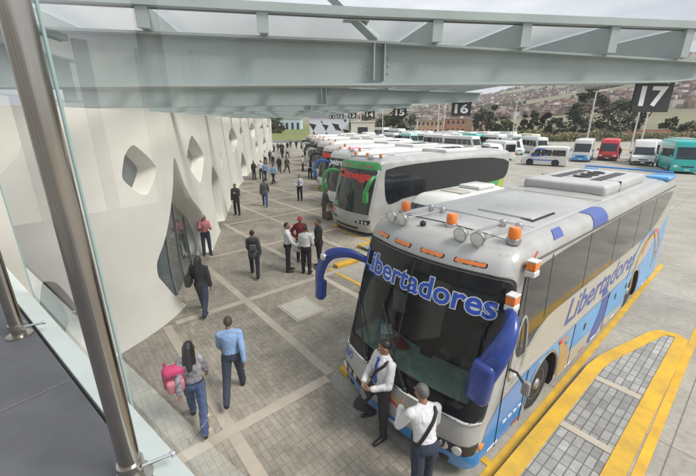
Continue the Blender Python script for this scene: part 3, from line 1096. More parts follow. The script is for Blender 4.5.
def carve(ob, mb_cut):
    """cut wheel arches out of a closed body (boolean applied at once)"""
    cm = mb_cut.mesh('cutter', ob.data.materials[:])
    cut = bpy.data.objects.new('cutter', cm)
    raw = bpy.data.objects.new('raw', ob.data)
    md = raw.modifiers.new('cut', 'BOOLEAN')
    md.operation = 'DIFFERENCE'
    md.solver = 'EXACT'
    md.object = cut
    me = evaluated(raw, cut)
    if len(me.polygons) > 20:
        ob.data = me
    bpy.data.objects.remove(raw)
    bpy.data.objects.remove(cut)

def smooth_obj(ob, ang=35):
    ob.data.polygons.foreach_set('use_smooth', [True] * len(ob.data.polygons))
    ob.data.set_sharp_from_angle(angle=R(ang))

M_rim = mat('wheel_rim_steel', (0.42, 0.42, 0.43), 0.35, metal=0.8, var=0.2, scale=8)
M_tyre = mat('tyre_rubber', (0.022, 0.021, 0.020), 0.85, var=0.3, scale=10)
_WH = {}
def wheel(parent, x, y, r, sg, w=0.28, detail=True, rimc=None):
    key = (r, sg, w, detail, rimc)
    Mr = Matrix.Rotation(sg * PI / 2, 3, 'Y')
    if key not in _WH:
        n = 32 if detail else 14
        t = MB(); t.lathe([(r * 0.60, -w / 2), (r * 0.93, -w / 2), (r, -w * 0.36), (r, w * 0.36), (r * 0.95, w * 0.49), (r * 0.80, w * 0.52), (r * 0.60, w * 0.45)], n, 0, Mr)
        q = MB(); q.lathe([(0.0, w * .0), (r * 0.2, w * 0.0), (r * 0.3, w * 0.03), (r * .34, w * .28), (r * 0.46, w * 0.2), (r * 0.56, w * 0.42), (r * 0.615, w * 0.46), (r * 0.62, w * .3)], n, 0, Mr)
        h = MB(); h.lathe([(0.0, w * .0), (r * 0.24, w * 0.0), (r * 0.24, w * 0.44), (r * .17, w * .56), (0, w * .58)], 14, 0, Mr)
        if detail:
            for k in range(10):
                a = 2 * PI * k / 10
                h.add(*MB_stud(r * 0.31 * math.cos(a), r * 0.31 * math.sin(a), w * 0.1, w * 0.42, r * 0.028, Mr))
        _WH[key] = (t.mesh('tyre', M_tyre, 40), q.mesh('rim', rimc or M_rim, 40), h.mesh('hub', rimc or M_rim, 40))
    o = bpy.data.objects.new('wheel', _WH[key][0])
    COL.objects.link(o); o.parent = parent; o.location = (x, y, r)
    for nm, me in (('rim', _WH[key][1]),) + ((('hub', _WH[key][2]),) if detail else ()):
        c = bpy.data.objects.new(nm, me); COL.objects.link(c); c.parent = o
    return o
def MB_stud(a, b, z0, z1, rr, Mr):
    m = MB(); m.lathe([(rr, z0), (rr, z1), (rr * .6, z1 + .006)], 6, 0, Mr, Mr @ Vector((a, b, 0)))
    return m.v, m.f

def livery(mb_parent, name, m, poly, fn, off=0.004, res=0.3, flip=False, er=None, label=None, holes=()):
    q = MB()
    put(q, poly, fn, off, res, 0, holes, flip, er=er)
    o = q.build(name, m, mb_parent, 60)
    if label: o['label'] = label
    return o

def beacon(parent, p, s=1.0):
    o = MB(); o.lathe([(0.078 * s, 0), (0.085 * s, 0.02 * s), (0.085 * s, 0.06 * s), (0.07 * s, 0.066 * s)], 20, 0, None, p)
    b = o.build('beacon', M_alu, parent, 40)
    o = MB(); o.lathe([(0.07 * s, 0.0665 * s), (0.072 * s, 0.10 * s), (0.068 * s, 0.17 * s), (0.055 * s, 0.19 * s), (0.0, 0.195 * s)], 20, 0, None, p)
    o.build('lens', M_amber, b, 40)
    return b

def spot(parent, p, d, s=1.0):
    """round roof spot lamp aimed along d on a small bracket"""
    q = Vector((0, 0, 1)).rotation_difference(Vector(d)).to_matrix()
    o = MB(); o.lathe([(0.02, -0.09 * s), (0.05 * s, -0.085 * s), (0.085 * s, -0.045 * s), (0.10 * s, 0.0), (0.10 * s, 0.03 * s), (0.09 * s, 0.034 * s)], 22, 0, q, p)
    o.tube([Vector(p) + Vector((0, 0.02, -0.09 * s)), Vector(p) + Vector((0, 0.02, -0.22 * s))], 0.018 * s, 8)
    b = o.build('roof_lamp', M_alu, parent, 40)
    o = MB(); o.lathe([(0.088 * s, 0.031 * s), (0.06 * s, 0.045 * s), (0.0, 0.05 * s)], 20, 0, q, p)
    o.build('lens', M_lens, b, 40)

def ear_mirror(parent, pts, rads, m, head_c, head_s, tilt=0.0, lab=None):
    """big curved mirror arm hanging from the roof corner with its housing"""
    P = [Vector(p) for p in pts]
    sm = []
    for i in range(len(P) - 1):
        p0 = P[max(i - 1, 0)]; p1 = P[i]; p2 = P[i + 1]; p3 = P[min(i + 2, len(P) - 1)]
        for k in range(6):
            t = k / 6
            sm.append(0.5 * ((2 * p1) + (p2 - p0) * t + (2 * p0 - 5 * p1 + 4 * p2 - p3) * t * t + (3 * p1 - p0 - 3 * p2 + p3) * t ** 3))
    sm.append(P[-1])
    rs = [np.interp(i / (len(sm) - 1) * (len(P) - 1), range(len(P)), rads) for i in range(len(sm))]
    o = MB(); o.tube(sm, rs, 14, 0, ((0, 1, 0), 0.5))
    a = o.build('mirror_arm', m, parent, 60)
    Mt = Matrix.Rotation(tilt, 3, 'Y')
    o = MB(); o.bbox(head_c, head_s, min(head_s) * 0.42, 0, Mt, 4)
    h = o.build('mirror_housing', m, a, 60)
    o = MB(); o.bbox(Vector(head_c) + Vector((0, head_s[1] * 0.5, 0)), (head_s[0] * 0.75, 0.012, head_s[2] * 0.8), 0.005, 0, Mt)
    o.build('mirror_glass', M_chrome, h)
    return a

def coach(name, label, loc, rotz, W=2.62, Ln=10.9, Ht=3.36, body=M_white, ws_m=M_wsd, group='parked coaches in the bays', hires=False, cut=True):
    o = thing(name, label, 'bus', loc, rotz, group)
    rs = 0.24
    fz = ([0.2, 0.45, 0.7, 0.95, 1.05, Ht - 0.55, Ht - 0.35, Ht], [0.0, -0.09, -0.10, -0.04, 0.0, 0.43, 0.50, 0.66])
    S = Shell(W, Ln, 0.2, Ht - 0.05 - rs, rs, 0.24, fz, 0.24, 0.05, 0.18, 0.05, 0.06)
    mb = S.body(12 if hires else 8, 18, 0.1 if hires else 0.16)
    b = mb.build('body', [body, M_black], o)
    if cut:
        ct = MB()
        for y in (2.15, Ln * 0.715):
            for sg in (-1, 1):
                ct.lathe([(0.60, -0.24), (0.60, 0.24)], 36, 1, Matrix.Rotation(PI / 2, 3, 'Y'), (sg * (W / 2 - 0.16), y, 0.50))
        carve(b, ct)
    smooth_obj(b, 38)
    for y in (2.15, Ln * 0.715):
        for sg in (-1, 1):
            wheel(o, sg * (W / 2 - 0.20), y, 0.47, sg, 0.28, hires)
    return o, S, b

def side_win(S, o, sg, poly, m=M_tint, flip=None, name='side_glass', off=0.006):
    fl = (sg < 0) if flip is None else flip
    return livery(o, name, m, poly, S.side(sg), off, 0.5, fl)

def roof_ac(o, y0, y1, z, w=1.7, h=0.2, m=M_white, fans=3):
    q = MB(); q.bbox((0, (y0 + y1) / 2, z + h / 2 - 0.02), (w, y1 - y0, h + 0.04), 0.09, 0, None, 4)
    a = q.build('air_conditioner', m, o, 50)
    q = MB()
    for xx in (-0.42, 0.42):
        q.bbox((xx * w / 1.7, (y0 + y1) / 2 + 0.15, z + h + 0.002), (0.24, (y1 - y0) * 0.62, 0.012), 0.004)
    q.build('grille', M_black, a)
    for k in range(fans):
        q = MB(); yy = (y0 + y1) / 2 + 0.15 + (k - (fans - 1) / 2) * 0.5
        q.lathe([(0.0, 0), (0.20, 0), (0.21, 0.03), (0.17, 0.045), (0.15, 0.02), (0.0, 0.03)], 20, 0, None, (0, yy, z + h - 0.004))
        q.build('fan', M_black, a, 40)
    return a

# ---------------------------------------------------------------- the nearest bus
M_silver = mat('silver_grey_bus_paint', (0.43, 0.43, 0.425), 0.36, col2=(0.32, 0.315, 0.305), scale=1.6, coat=0.35, detail=9)
M_roofp = mat('dusty_white_roof_paint', (0.48, 0.48, 0.485), 0.5, col2=(0.36, 0.36, 0.355), scale=0.8, detail=8)
M_sky = mat('sky_blue_bus_paint', (0.030, 0.235, 0.60), 0.28, var=0.1, scale=2, coat=0.5)
M_sky2 = mat('pale_blue_bus_paint', (0.075, 0.33, 0.68), 0.3, var=0.08, scale=2, coat=0.4)
M_ind = mat('indigo_plastic', (0.014, 0.045, 0.25), 0.32, var=0.12, scale=6, coat=0.3)
M_indf = mat('indigo_film', (0.06, 0.095, 0.32), 0.4)
M_beige = mat('beige_bus_panel', (0.42, 0.39, 0.33), 0.4, var=0.06, scale=2, coat=0.3)
M_orange = mat('dusty_tan_panel', (0.42, 0.27, 0.12), 0.45, var=0.15, scale=3)
M_ws = glass_mat('windscreen', (0.56, 0.64, 0.63), ior=1.42)
M_frit = mat('black_glass_band', (0.008, 0.009, 0.011), 0.08, spec=0.35)
M_letb = mat('lettering_blue', (0.02, 0.09, 0.50), 0.45)
M_letw = mat('lettering_white', (0.74, 0.76, 0.80), 0.45)

def main_bus():
    o, S, b = coach('bus', 'nearest bus, silver and sky blue with blue lettering across its black windscreen top', bl(0, 0), -BA, 2.66, 10.9, 3.36, M_silver, hires=True)
    RT = S.top
    # open the shell behind the windscreen
    bm = bmesh.new(); bm.from_mesh(b.data)
    kill = [f for f in bm.faces if f.calc_center_median().y < 0.62 and abs(f.calc_center_median().x) < 1.225 and 1.15 < f.calc_center_median().z < 2.42 and f.normal.y < -0.45]
    bmesh.ops.delete(bm, geom=kill, context='FACES')
    bm.to_mesh(b.data); bm.free()
    # roof skin
    livery(o, 'front_brow', M_roofp, [(-1.34, 2.975), (1.34, 2.975), (1.28, 3.06), (1.16, RT - 0.06), (-1.16, RT - 0.06), (-1.28, 3.06)], S.front, 0.006, 0.08)
    # windscreen: clear pane, black frame with the name band
    outer = rrect(-1.42, 1.02, 1.42, 2.93, [0.12, 0.22, 0.22, 0.12], 6)
    inner = rrect(-1.185, 1.21, 1.185, 2.37, [0.10, 0.06, 0.06, 0.10], 4)
    fr = MB(); put(fr, outer, S.front, 0.009, 0.07, 0, [inner]); fr = fr.build('windscreen_frame', M_frit, o, 60)
    ws = MB(); put(ws, rrect(-1.31, 1.16, 1.31, 2.42, 0.08), S.front, 0.002, 0.14); ws = ws.build('windscreen', M_ws, o, 60)
    q = MB(); q.tube([S.front(-0.03, z, 0.010) for z in np.linspace(1.06, 2.9, 10)], 0.014, 6); q.build('centre_bar', M_black, ws, 40)
    q = MB(); put(q, rrect(-1.475, 0.985, 1.475, 2.965, [0.14, 0.25, 0.25, 0.14], 6), S.front, 0.013, 0.06, 0, [rrect(-1.43, 1.01, 1.43, 2.94, [0.12, 0.22, 0.22, 0.12], 6)]); q.build('windscreen_rubber', M_dark, ws, 60)
    t = MB(); text_on(t, 'Libertadores', S.front, -1.19, 1.22, 2.44, 2.745, 0.0135, 0, 0.05); t.build('name_outline', M_letw, fr)
    t = MB(); text_on(t, 'Libertadores', S.front, -1.19, 1.22, 2.44, 2.745, 0.0165, 0, 0.02); t.build('name_lettering', M_letb, fr)
    t = MB(); text_on(t, 'Libertadores', S.front, -1.25, -0.66, 2.385, 2.42, 0.012, 0, 0.0); t.build('small_lettering', M_letb, fr)
    # wipers
    for pv, tip in (((-0.55, 1.08), (-1.05, 1.75)), ((0.30, 1.06), (-0.30, 1.85))):
        q = MB()
        a = S.front(pv[0], pv[1], 0.05); c = S.front((pv[0] + tip[0]) / 2, (pv[1] + tip[1]) / 2, 0.06); d = S.front(tip[0], tip[1], 0.03)
        q.tube([a, c], 0.016, 8); q.tube([c + (c - d) * 0.35, d, d + (d - c) * 0.6], 0.011, 8)
        q.ell(a, (0.04, 0.04, 0.04))
        q.build('wiper', M_black, ws, 40)
    # marker lamps of the brow
    for x0, x1 in ((-1.03, -0.72), (-0.52, -0.20), (0.02, 0.38), (0.56, 0.96)):
        q = MB()
        for ring_r, off in ((0.03, 0.004),):
            put(q, rrect(x0 - 0.02, 3.028, x1 + 0.02, 3.098, 0.03), S.front, 0.006, 0.1)
        mk = q.build('marker_lamp', M_dark, o)
        q = MB(); put(q, rrect(x0, 3.04, x1, 3.086, 0.02), S.front, 0.016, 0.1); q.build('lens', M_amber, mk)
    # roof kit: beacons, round lamps on tubes
    for x, y in ((-0.92, 0.98), (0.10, 0.86), (1.06, 0.86)):
        beacon(o, (x, y, RT + 0.0), 1.15)
    for x in (-0.80, -0.57, 0.50, 0.76):
        spot(o, (x, 0.50, RT + 0.06), (0, -1, -0.15), 1.05)
    for xa in (-0.70, 0.62):
        q = MB()
        q.tube([(xa - 0.12, 0.52, RT + 0.06), (xa + 0.02, 1.35, RT + 0.10)], 0.012, 8)
        q.tube([(xa + 0.12, 0.52, RT + 0.06), (xa + 0.26, 1.35, RT + 0.10)], 0.012, 8)
        for k in (0.02, 0.26):
            q.lathe([(0.02, 0), (0.05, 0.02), (0.055, 0.10), (0.04, 0.12)], 12, 0, None, (xa + k, 1.38, RT + 0.03))
        q.build('lamp_bracket', M_alu, o, 40)
    q = MB(); q.ell((-0.25, 0.62, RT + 0.03), (0.05, 0.05, 0.05)); q.tube([(-0.25, 0.62, RT - 0.02), (-0.25, 0.58, RT + 0.05)], 0.02); q.build('washer_nozzle', M_dark, o, 40)
    q = MB(); q.bbox((0.30, 2.45, RT + 0.055), (0.95, 0.8, 0.04), 0.015); h = q.build('roof_hatch', M_roofp, o)
    q = MB(); q.bbox((0.30, 2.45, RT + 0.034), (1.02, 0.87, 0.03), 0.008); q.build('hatch_frame', M_dark, h)
    q = MB()
    put(q, [(-1.0, 0.9), (1.0, 0.9), (1.0, 10.5), (-1.0, 10.5)], lambda a, c2, f: Vector((a, c2, RT + 0.002 + f + 0.05 * (1 - (a / 1.08) ** 2))), 0.0, 0.5)
    q.build('roof_skin', M_roofp, o, 60)
    for y in (1.62, 4.6):
        q = MB(); q.box((0, y, RT + 0.054), (2.0, 0.012, 0.006)); q.build('roof_seam', mat('seam_grey', (0.22, 0.22, 0.22), 0.8), o)
    ac = roof_ac(o, 5.3, 8.6, RT + 0.03, 1.75, 0.22, M_roofp)
    q = MB(); q.box((0, 6.35, RT + 0.135), (1.757, 0.018, 0.236)); q.build('lid_joint', M_dark, ac)
    # blue flashes on the roof shoulder, rear ladder rail and blue rear crest
    for (pa, nm) in (([(1.75, 0.14), (2.10, 0.14), (2.22, 0.30), (1.92, 0.30)], 'roof_flash'), ([(3.35, 0.02), (4.15, 0.02), (4.25, 0.30), (4.0, 0.52), (3.35, 0.52), (3.5, 0.25)], 'roof_flash')):
        livery(o, nm, M_indf, pa, S.roofside(1), 0.010, 0.07, True)
    for xx, ww in ((0.98, 0.55), (-0.98, 0.45)):
        q = MB(); q.bbox((xx, 10.1, RT + 0.03), (ww, 1.0, 0.12), 0.05); q.build('rear_crest', M_sky2, o, 50)
    q = MB()
    q.tube([(-1.15, 10.55, RT), (-1.15, 10.62, RT + 0.14), (1.15, 10.62, RT + 0.14), (1.15, 10.55, RT)], 0.03, 8)
    q.build('rear_rail', M_sky, o, 40)
    # left-out red corner mark and amber side lamps
    q = MB()
    put(q, [(1.60, 2.98), (1.66, 2.98), (1.86, 3.16), (1.80, 3.18)], S.front, 0.006, 0.1); q.build('corner_flash', M_red, o)
    for y, z in ((0.80, 3.05), (0.36, 2.72)):
        q = MB(); q.bbox((1.38, y, z + 0.055), (0.12, 0.15, 0.11), 0.015); lm = q.build('corner_lamp', M_amber, o)
        q = MB(); q.bbox((1.38, y, z - 0.045), (0.13, 0.16, 0.08), 0.015); q.build('base', M_lens, lm)
        q = MB(); q.bbox((1.38, y, z + 0.12), (0.125, 0.155, 0.02), 0.006); q.build('lid', M_lens, lm)
    # bumper and front panel
    bn = lambda z0, z1: [(-1.5, z0), (1.5, z0), (1.5, z1), (-1.5, z1)]
    livery(o, 'front_panel', M_silver, [(-1.5, 0.66), (-0.5, 0.62), (0.5, 0.62), (1.5, 0.66), (1.5, 0.98), (-1.5, 0.98)], S.front, 0.010, 0.12)
    livery(o, 'bumper', M_sky, rrect(-1.53, 0.21, 1.53, 0.50, 0.03), S.front, 0.014, 0.12)
    q = MB(); put(q, [(-0.55, 0.50), (0.55, 0.50), (0.62, 0.62), (-0.62, 0.62)], S.front, 0.012, 0.12); q.build('lower_grille', M_silver, o)
    for sg in (-1, 1):
        pl = [(sg * 0.60, 0.50), (sg * 1.42, 0.50), (sg * 1.50, 0.58), (sg * 1.50, 0.68), (sg * 1.0, 0.67), (sg * 0.66, 0.62)]
        hl = livery(o, 'headlight', M_black, pl, S.front, 0.012, 0.1, sg < 0)
        for k in (0.82, 1.0, 1.18):
            p = S.front(sg * k, 0.585, 0.02)
            q = MB(); q.lathe([(0.066, -0.02), (0.070, 0.006), (0.055, 0.010), (0.0, 0.016)], 18, 0, Vector((0, 0, 1)).rotation_difference(Vector((sg * 0.25, -1, 0.0))).to_matrix(), p)
            q.build('lamp', M_chrome if k < 1.1 else M_lens, hl, 40)
        p = S.front(sg * 1.0, 0.34, 0.012)
        q = MB(); q.lathe([(0.07, -0.02), (0.075, 0.012), (0.05, 0.02), (0.0, 0.02)], 18, 0, Vector((0, 0, 1)).rotation_difference(Vector((sg * 0.25, -1, 0))).to_matrix(), p); q.build('fog_lamp', M_black, o, 40)
    q = MB(); q.tube([S.front(a, 1.0, 0.012) for a in np.linspace(-1.42, 1.42, 26)], 0.022, 8); q.build('front_trim', M_chrome, o, 40)
    # red, yellow coloured ribbon on the front panel, small lettering at the far corner
    for zz, m in ((0.80, M_yel), (0.72, M_red)):
        q = MB(); put(q, [(-0.45, zz + .12), (0.55, zz - 0.06), (0.55, zz - .02), (-0.45, zz + 0.16)], S.front, 0.013, 0.12); q.build('ribbon', m, o)
    t = MB(); text_on(t, 'VOLVO', S.front, -1.36, -0.98, 0.80, 0.93, 0.013, 0, 0.03); 
    t.build('badge_lettering', M_letb, o)
    # number plate
    q = MB(); put(q, rrect(-0.2, 0.30, 0.2, 0.43, 0.01), S.front, 0.02, 0.1); q.build('number_plate', M_letw, o)
    # ---- the long side in view, and its twin
    for sg in (1, -1):
        fl = sg < 0
        sd = S.side(sg)
        livery(o, 'side_glass', M_tint, smooth_poly([(0.98, 3.02), (0.80, 2.7), (0.84, 1.62), (1.2, 1.60), (1.65, 1.92), (2.4, 1.98), (7.0, 1.98), (8.6, 2.06), (9.9, 2.55), (10.35, 2.75), (10.55, 3.02)], 2), sd, 0.006, 0.5, fl)
        for y in (0.96, 1.72, 3.35, 5.0, 6.7, 8.3):
            q = MB(); zt = 3.02; zb = 1.98 if 1.6 < y < 8 else (1.68 if y < 1.6 else 2.05)
            q.add([sd(y - .012, zb, 0.0075), sd(y + .012, zb, 0.0075), sd(y + .012, zt, 0.0075), sd(y - .012, zt, 0.0075)], [(0, 1, 2, 3)]); q.build('glass_joint', M_dark, o)
        q = MB(); q.tube([sd(y, 3.065, 0.004) for y in (0.75, 4, 8, 10.6)], 0.016, 6); q.build('gutter', mat('gutter_dark', (0.09, 0.085, 0.08), 0.6), o)
        livery(o, 'waist_panel', M_beige, [(0.9, 1.25), (9.7, 1.25), (10.6, 1.7), (10.5, 2.6), (9.9, 2.50), (8.6, 2.02), (7, 1.955), (1.9, 1.955), (1.2, 1.56), (0.9, 1.56)], sd, 0.003, 0.6, fl)
        lt = MB(); text_on(lt, 'Libertadores', sd, 2.75, 7.3, 1.42, 1.88, 0.006, 0, 0.012, 0.32) if sg > 0 else text_on(lt, 'Libertadores', sd, 7.3, 2.75, 1.42, 1.88, 0.006, 0, 0.012, 0.32)
        lt.build('side_lettering', M_indf, o)
        q = MB(); q.tube([sd(y, z, 0.006) for y, z in ((0.62, 1.22), (1.6, 1.24), (4.2, 1.26), (6.0, 1.26))], 0.02, 6); q.build('silver_trim', M_chrome, o, 40)
        arch = lambda yc: [(yc + 0.66 * math.cos(R(a)), 0.50 + 0.66 * math.sin(R(a))) for a in range(0, 181, 15)]
        # blue lower livery split by the wheel arches
        livery(o, 'lower_panel', M_sky, [(0.12, 0.24), (1.46, 0.24)] + list(reversed(arch(2.15)))[0:7] + [(2.15, 1.2), (1.2, 1.16), (0.55, 1.02), (0.3, 0.8)], sd, 0.005, 0.3, fl)
        livery(o, 'lower_panel', M_sky2, [(2.15, 1.165)] + list(reversed(arch(2.15)))[7:] + [(2.9, 0.24), (4.6, 0.24), (5.4, 1.2), (2.15, 1.2)], sd, 0.005, 0.3, fl)
        livery(o, 'rocker_panel', M_beige, [(2.95, 0.25), (7.0, 0.25), (6.95, 0.42), (4.4, 0.60), (2.9, 0.66)], sd, 0.0068, 0.3, fl)
        livery(o, 'tan_panel', M_orange, [(2.86, 0.3), (3.35, 0.3), (3.15, 1.1), (2.62, 1.17), (2.8, 0.85)], sd, 0.008, 0.3, fl)
        livery(o, 'sweep_panel', M_indf, smooth_poly([(4.3, 0.26), (5.2, 0.26), (5.6, 0.8), (5.35, 1.2), (5.15, 1.44), (4.8, 1.44), (4.98, 1.15), (4.9, 0.8)], 2), sd, 0.0085, 0.3, fl)
        livery(o, 'rear_panel', M_sky2, [(5.3, 0.24), (7.1, 0.24)] + list(reversed(arch(7.79)))[0:13] + [(8.46, 0.24), (10.6, 0.24), (10.62, 2.2), (9.6, 1.75), (8.3, 1.2), (5.55, 1.2)], sd, 0.005, 0.3, fl)
        for (cy, cz, rr, mm, a0, a1) in ((8.7, 0.95, 0.95, M_yel, -20, 200), (9.0, 1.05, 0.92, M_red, -10, 150), (8.3, 0.9, 1.15, M_sky, 10, 170)):
            q = MB()
            A = [R(a0 + (a1 - a0) * k / 22) for k in range(23)]
            pts = [(cy + rr * 1.25 * math.cos(a), cz + rr * math.sin(a)) for a in A]
            for k in range(22):
                c0 = Vector(pts[k]); c1 = Vector(pts[k + 1]); d = (c1 - c0).normalized(); n2 = Vector((-d.y, d.x)) * 0.05
                q.add([sd(*(c0 + n2), 0.0095), sd(*(c1 + n2), 0.0095), sd(*(c1 - n2), 0.0095), sd(*(c0 - n2), 0.0095)], [(0, 1, 2, 3)])
            q.build('swirl', mm, o)
        for k in range(14):                       # red and white reflective tape along the skirt
            y = 0.4 + k * 0.72
            if abs(y - 2.15) < 0.95 or abs(y - 7.79) < 0.95: continue
            q = MB(); q.add([sd(y, 0.27, 0.010), sd(y + .3, 0.27, 0.010), sd(y + .3, 0.32, 0.010), sd(y, 0.32, 0.010)], [(0, 1, 2, 3)]); q.build('reflector_tape', M_red if k % 2 else M_letw, o)
        # door / cab seams, vents, side lamps
        q = MB()
        for (ya, za, yb, zb) in ((0.62, 0.22, 0.62, 1.2), (0.62, 1.2, 0.86, 2.9), (1.38, 0.22, 1.44, 1.16), (3.4, 0.24, 3.4, 1.2), (5.45, 0.24, 5.45, 1.22)):
            q.tube([sd(ya, za, 0.006), sd(yb, zb, 0.006)], 0.009, 5)
        q.build('panel_seam', M_dark, o)
        for k in range(4):
            q = MB(); q.bbox(sd(0.85 + 0.16 * k, 0.55 - 0.0 * k, 0.008), (0.012, 0.11, 0.05), 0.004); q.build('step_slot', M_lens, o)
        for y, z, m in ((0.20, 0.52, M_amber), (2.72, 1.12, M_red), (3.05, 0.98, M_sky), (9.95, 1.15, M_red)):
            q = MB(); q.ell(sd(y, z, 0.01), (0.02, 0.07, 0.05)); q.build('side_lamp', m, o, 60)
        for y in (4.05, 6.1, 7.0):
            q = MB(); q.bbox(sd(y, 0.9, 0.006), (0.012, 0.10, 0.14), 0.004); q.build('flap_handle', M_black, o)
        q = MB(); q.tube([sd(2.15 + 0.63 * math.cos(R(a)), 0.50 + 0.63 * math.sin(R(a)), 0.004) for a in range(-8, 190, 8)], 0.022, 6); q.build('arch_lip', M_alu, o, 40)
    # small round-cornered kerb mirror on the cab side and its bracket
    q = MB(); q.tube([(1.34, 0.72, 1.55), (1.46, 0.66, 1.60), (1.56, 0.66, 1.50)], 0.018, 8); km = q.build('kerb_mirror', M_black, o, 40)
    q = MB(); q.bbox((1.60, 0.68, 1.42), (0.11, 0.07, 0.22), 0.03, 0, None, 3); q.build('housing', mat('grey_housing', (0.25, 0.24, 0.22), 0.4), km, 50)
    # quarter light frame at the cab
    q = MB()
    lp = smooth_poly([(0.72, 1.30), (1.10, 1.34), (1.18, 1.7), (1.08, 2.25), (0.92, 2.3), (0.74, 1.75)], 3)
    lp.append(lp[0])
    q.tube([S.side(1)(a, c2, 0.012) for a, c2 in lp], 0.022, 6); q.build('quarter_window_frame', M_chrome, o, 50)
    # mirrors
    ear_mirror(o, [(1.30, 0.42, 2.58), (1.46, 0.22, 2.62), (1.54, 0.02, 2.50), (1.50, -0.14, 2.25), (1.42, -0.20, 2.0)], [0.065, 0.08, 0.105, 0.14, 0.15], M_ind, (1.40, -0.20, 1.88), (0.29, 0.20, 0.60), 0.10)
    ear_mirror(o, [(-1.25, 0.36, 2.50), (-1.50, 0.12, 2.62), (-1.82, -0.04, 2.52), (-2.02, -0.10, 2.20), (-2.07, -0.10, 1.90)], [0.07, 0.09, 0.11, 0.12, 0.115], M_ind, (-2.07, -0.08, 1.76), (0.20, 0.18, 0.46), 0.06)
    q = MB(); q.ell((-1.86, -0.14, 2.50), (0.08, 0.06, 0.08)); q.build('wide_angle_mirror', M_chrome, o, 60)
    # cab interior behind the glass
    M_int = mat('cab_dark', (0.035, 0.036, 0.036), 0.8)
    M_dash = mat('dash_pale_green', (0.30, 0.37, 0.33), 0.6, var=0.25, scale=4)
    q = MB()
    q.box((0, 1.65, 0.98), (2.44, 3.2, 0.04)); q.box((0, 3.2, 1.95), (2.44, 0.04, 1.9)); q.box((0, 1.75, 2.92), (2.44, 2.2, 0.04))
    for s in (-1, 1): q.box((s * 1.235, 1.9, 1.95), (0.03, 2.6, 1.9))
    q.build('cab_lining', M_int, o)
    q = MB(); 
    put(q, [(-1.15, 0.0), (1.15, 0.0), (1.15, 0.62), (-1.15, 0.62)], lambda a, y, f: Vector((a, S.plan(a * 0.98, 1.2).y + 0.06 + y, 1.22 + 0.05 * (y / 0.6) + f)), 0.0, 0.25)
    q.build('dashboard', M_dash, o, 60)
    q = MB(); q.bbox((0.62, 0.72, 1.28), (0.75, 0.28, 0.22), 0.06, 0, None, 3); q.build('instrument_cowl', M_int, o, 50)
    q = MB()
    q.tube([(0.62 + 0.22 * math.cos(2 * PI * k / 24), 1.02 + 0.13 * math.sin(2 * PI * k / 24), 1.42 + 0.18 * math.sin(2 * PI * k / 24)) for k in range(25)], 0.018, 6, 0, None, False)
    q.tube([(0.62, 0.85, 1.25), (0.62, 1.02, 1.42)], 0.03, 8); q.build('steering_wheel', M_black, o, 50)
    for (x, y, sx, sy, m, nm) in ((-0.75, 0.42, 0.30, 0.21, M_letw, 'paper_sheet'), (-0.30, 0.30, 0.34, 0.2, mat('cloth_red', (0.30, 0.06, 0.04), 0.9, var=0.3, scale=9), 'dash_cloth'), (0.15, 0.45, 0.2, 0.15, M_black, 'dash_box')):
        q = MB(); q.bbox((x, y, 1.30), (sx, sy, 0.03 if nm != 'dash_box' else 0.10), 0.01, 0, Matrix.Rotation(x, 3, 'Z')); q.build(nm, m, o)
    M_seat = mat('seat_blue_grey', (0.07, 0.085, 0.13), 0.85, var=0.2, scale=8)
    for x, y in ((0.62, 1.55), (-0.72, 1.7), (-0.1, 2.3)):
        q = MB(); q.bbox((x, y, 1.35), (0.5, 0.5, 0.16), 0.06, 0, None, 3); q.bbox((x, y + 0.27, 1.75), (0.5, 0.14, 0.78), 0.06, 0, Matrix.Rotation(R(-8), 3, 'X'), 3); q.bbox((x, y + 0.34, 2.22), (0.3, 0.11, 0.2), 0.045, 0, None, 3)
        q.build('cab_seat', M_seat, o, 50)
    q = MB()
    for k in range(9):
        x = -1.12 + k * 0.03
        q.tube([(x, 1.0 + 0.06 * (k % 2), 2.4), (x + 0.02, 1.0 + 0.06 * (k % 2), 1.35)], 0.025, 6)
    q.build('curtain', mat('curtain_pale', (0.42, 0.46, 0.44), 0.9), o, 60)
    # rear window and lamps
    q = MB(); put(q, rrect(-1.0, 1.7, 1.0, 2.8, 0.1), S.rearf, 0.006, 0.4, 0, (), True); q.build('rear_glass', M_tint, o)
    for sg in (-1, 1):
        q = MB(); put(q, rrect(sg * 1.06 - 0.1, 0.7, sg * 1.06 + 0.1, 1.4, 0.04), S.rearf, 0.01, 0.3, 0, (), True); q.build('tail_lamp', M_red, o)
    return o
main_bus()
# ---------------------------------------------------------------- the other coaches of the row
M_green = mat('bright_green_paint', (0.035, 0.30, 0.075), 0.32, var=0.12, scale=3, coat=0.4)
M_letr = mat('lettering_red', (0.72, 0.035, 0.025), 0.45)
M_blue = mat('blue_plastic', (0.02, 0.13, 0.50), 0.35, coat=0.3)
M_coachw = mat('coach_white_paint', (0.64, 0.64, 0.63), 0.35, col2=(0.55, 0.55, 0.54), scale=1.1, coat=0.3, detail=8)

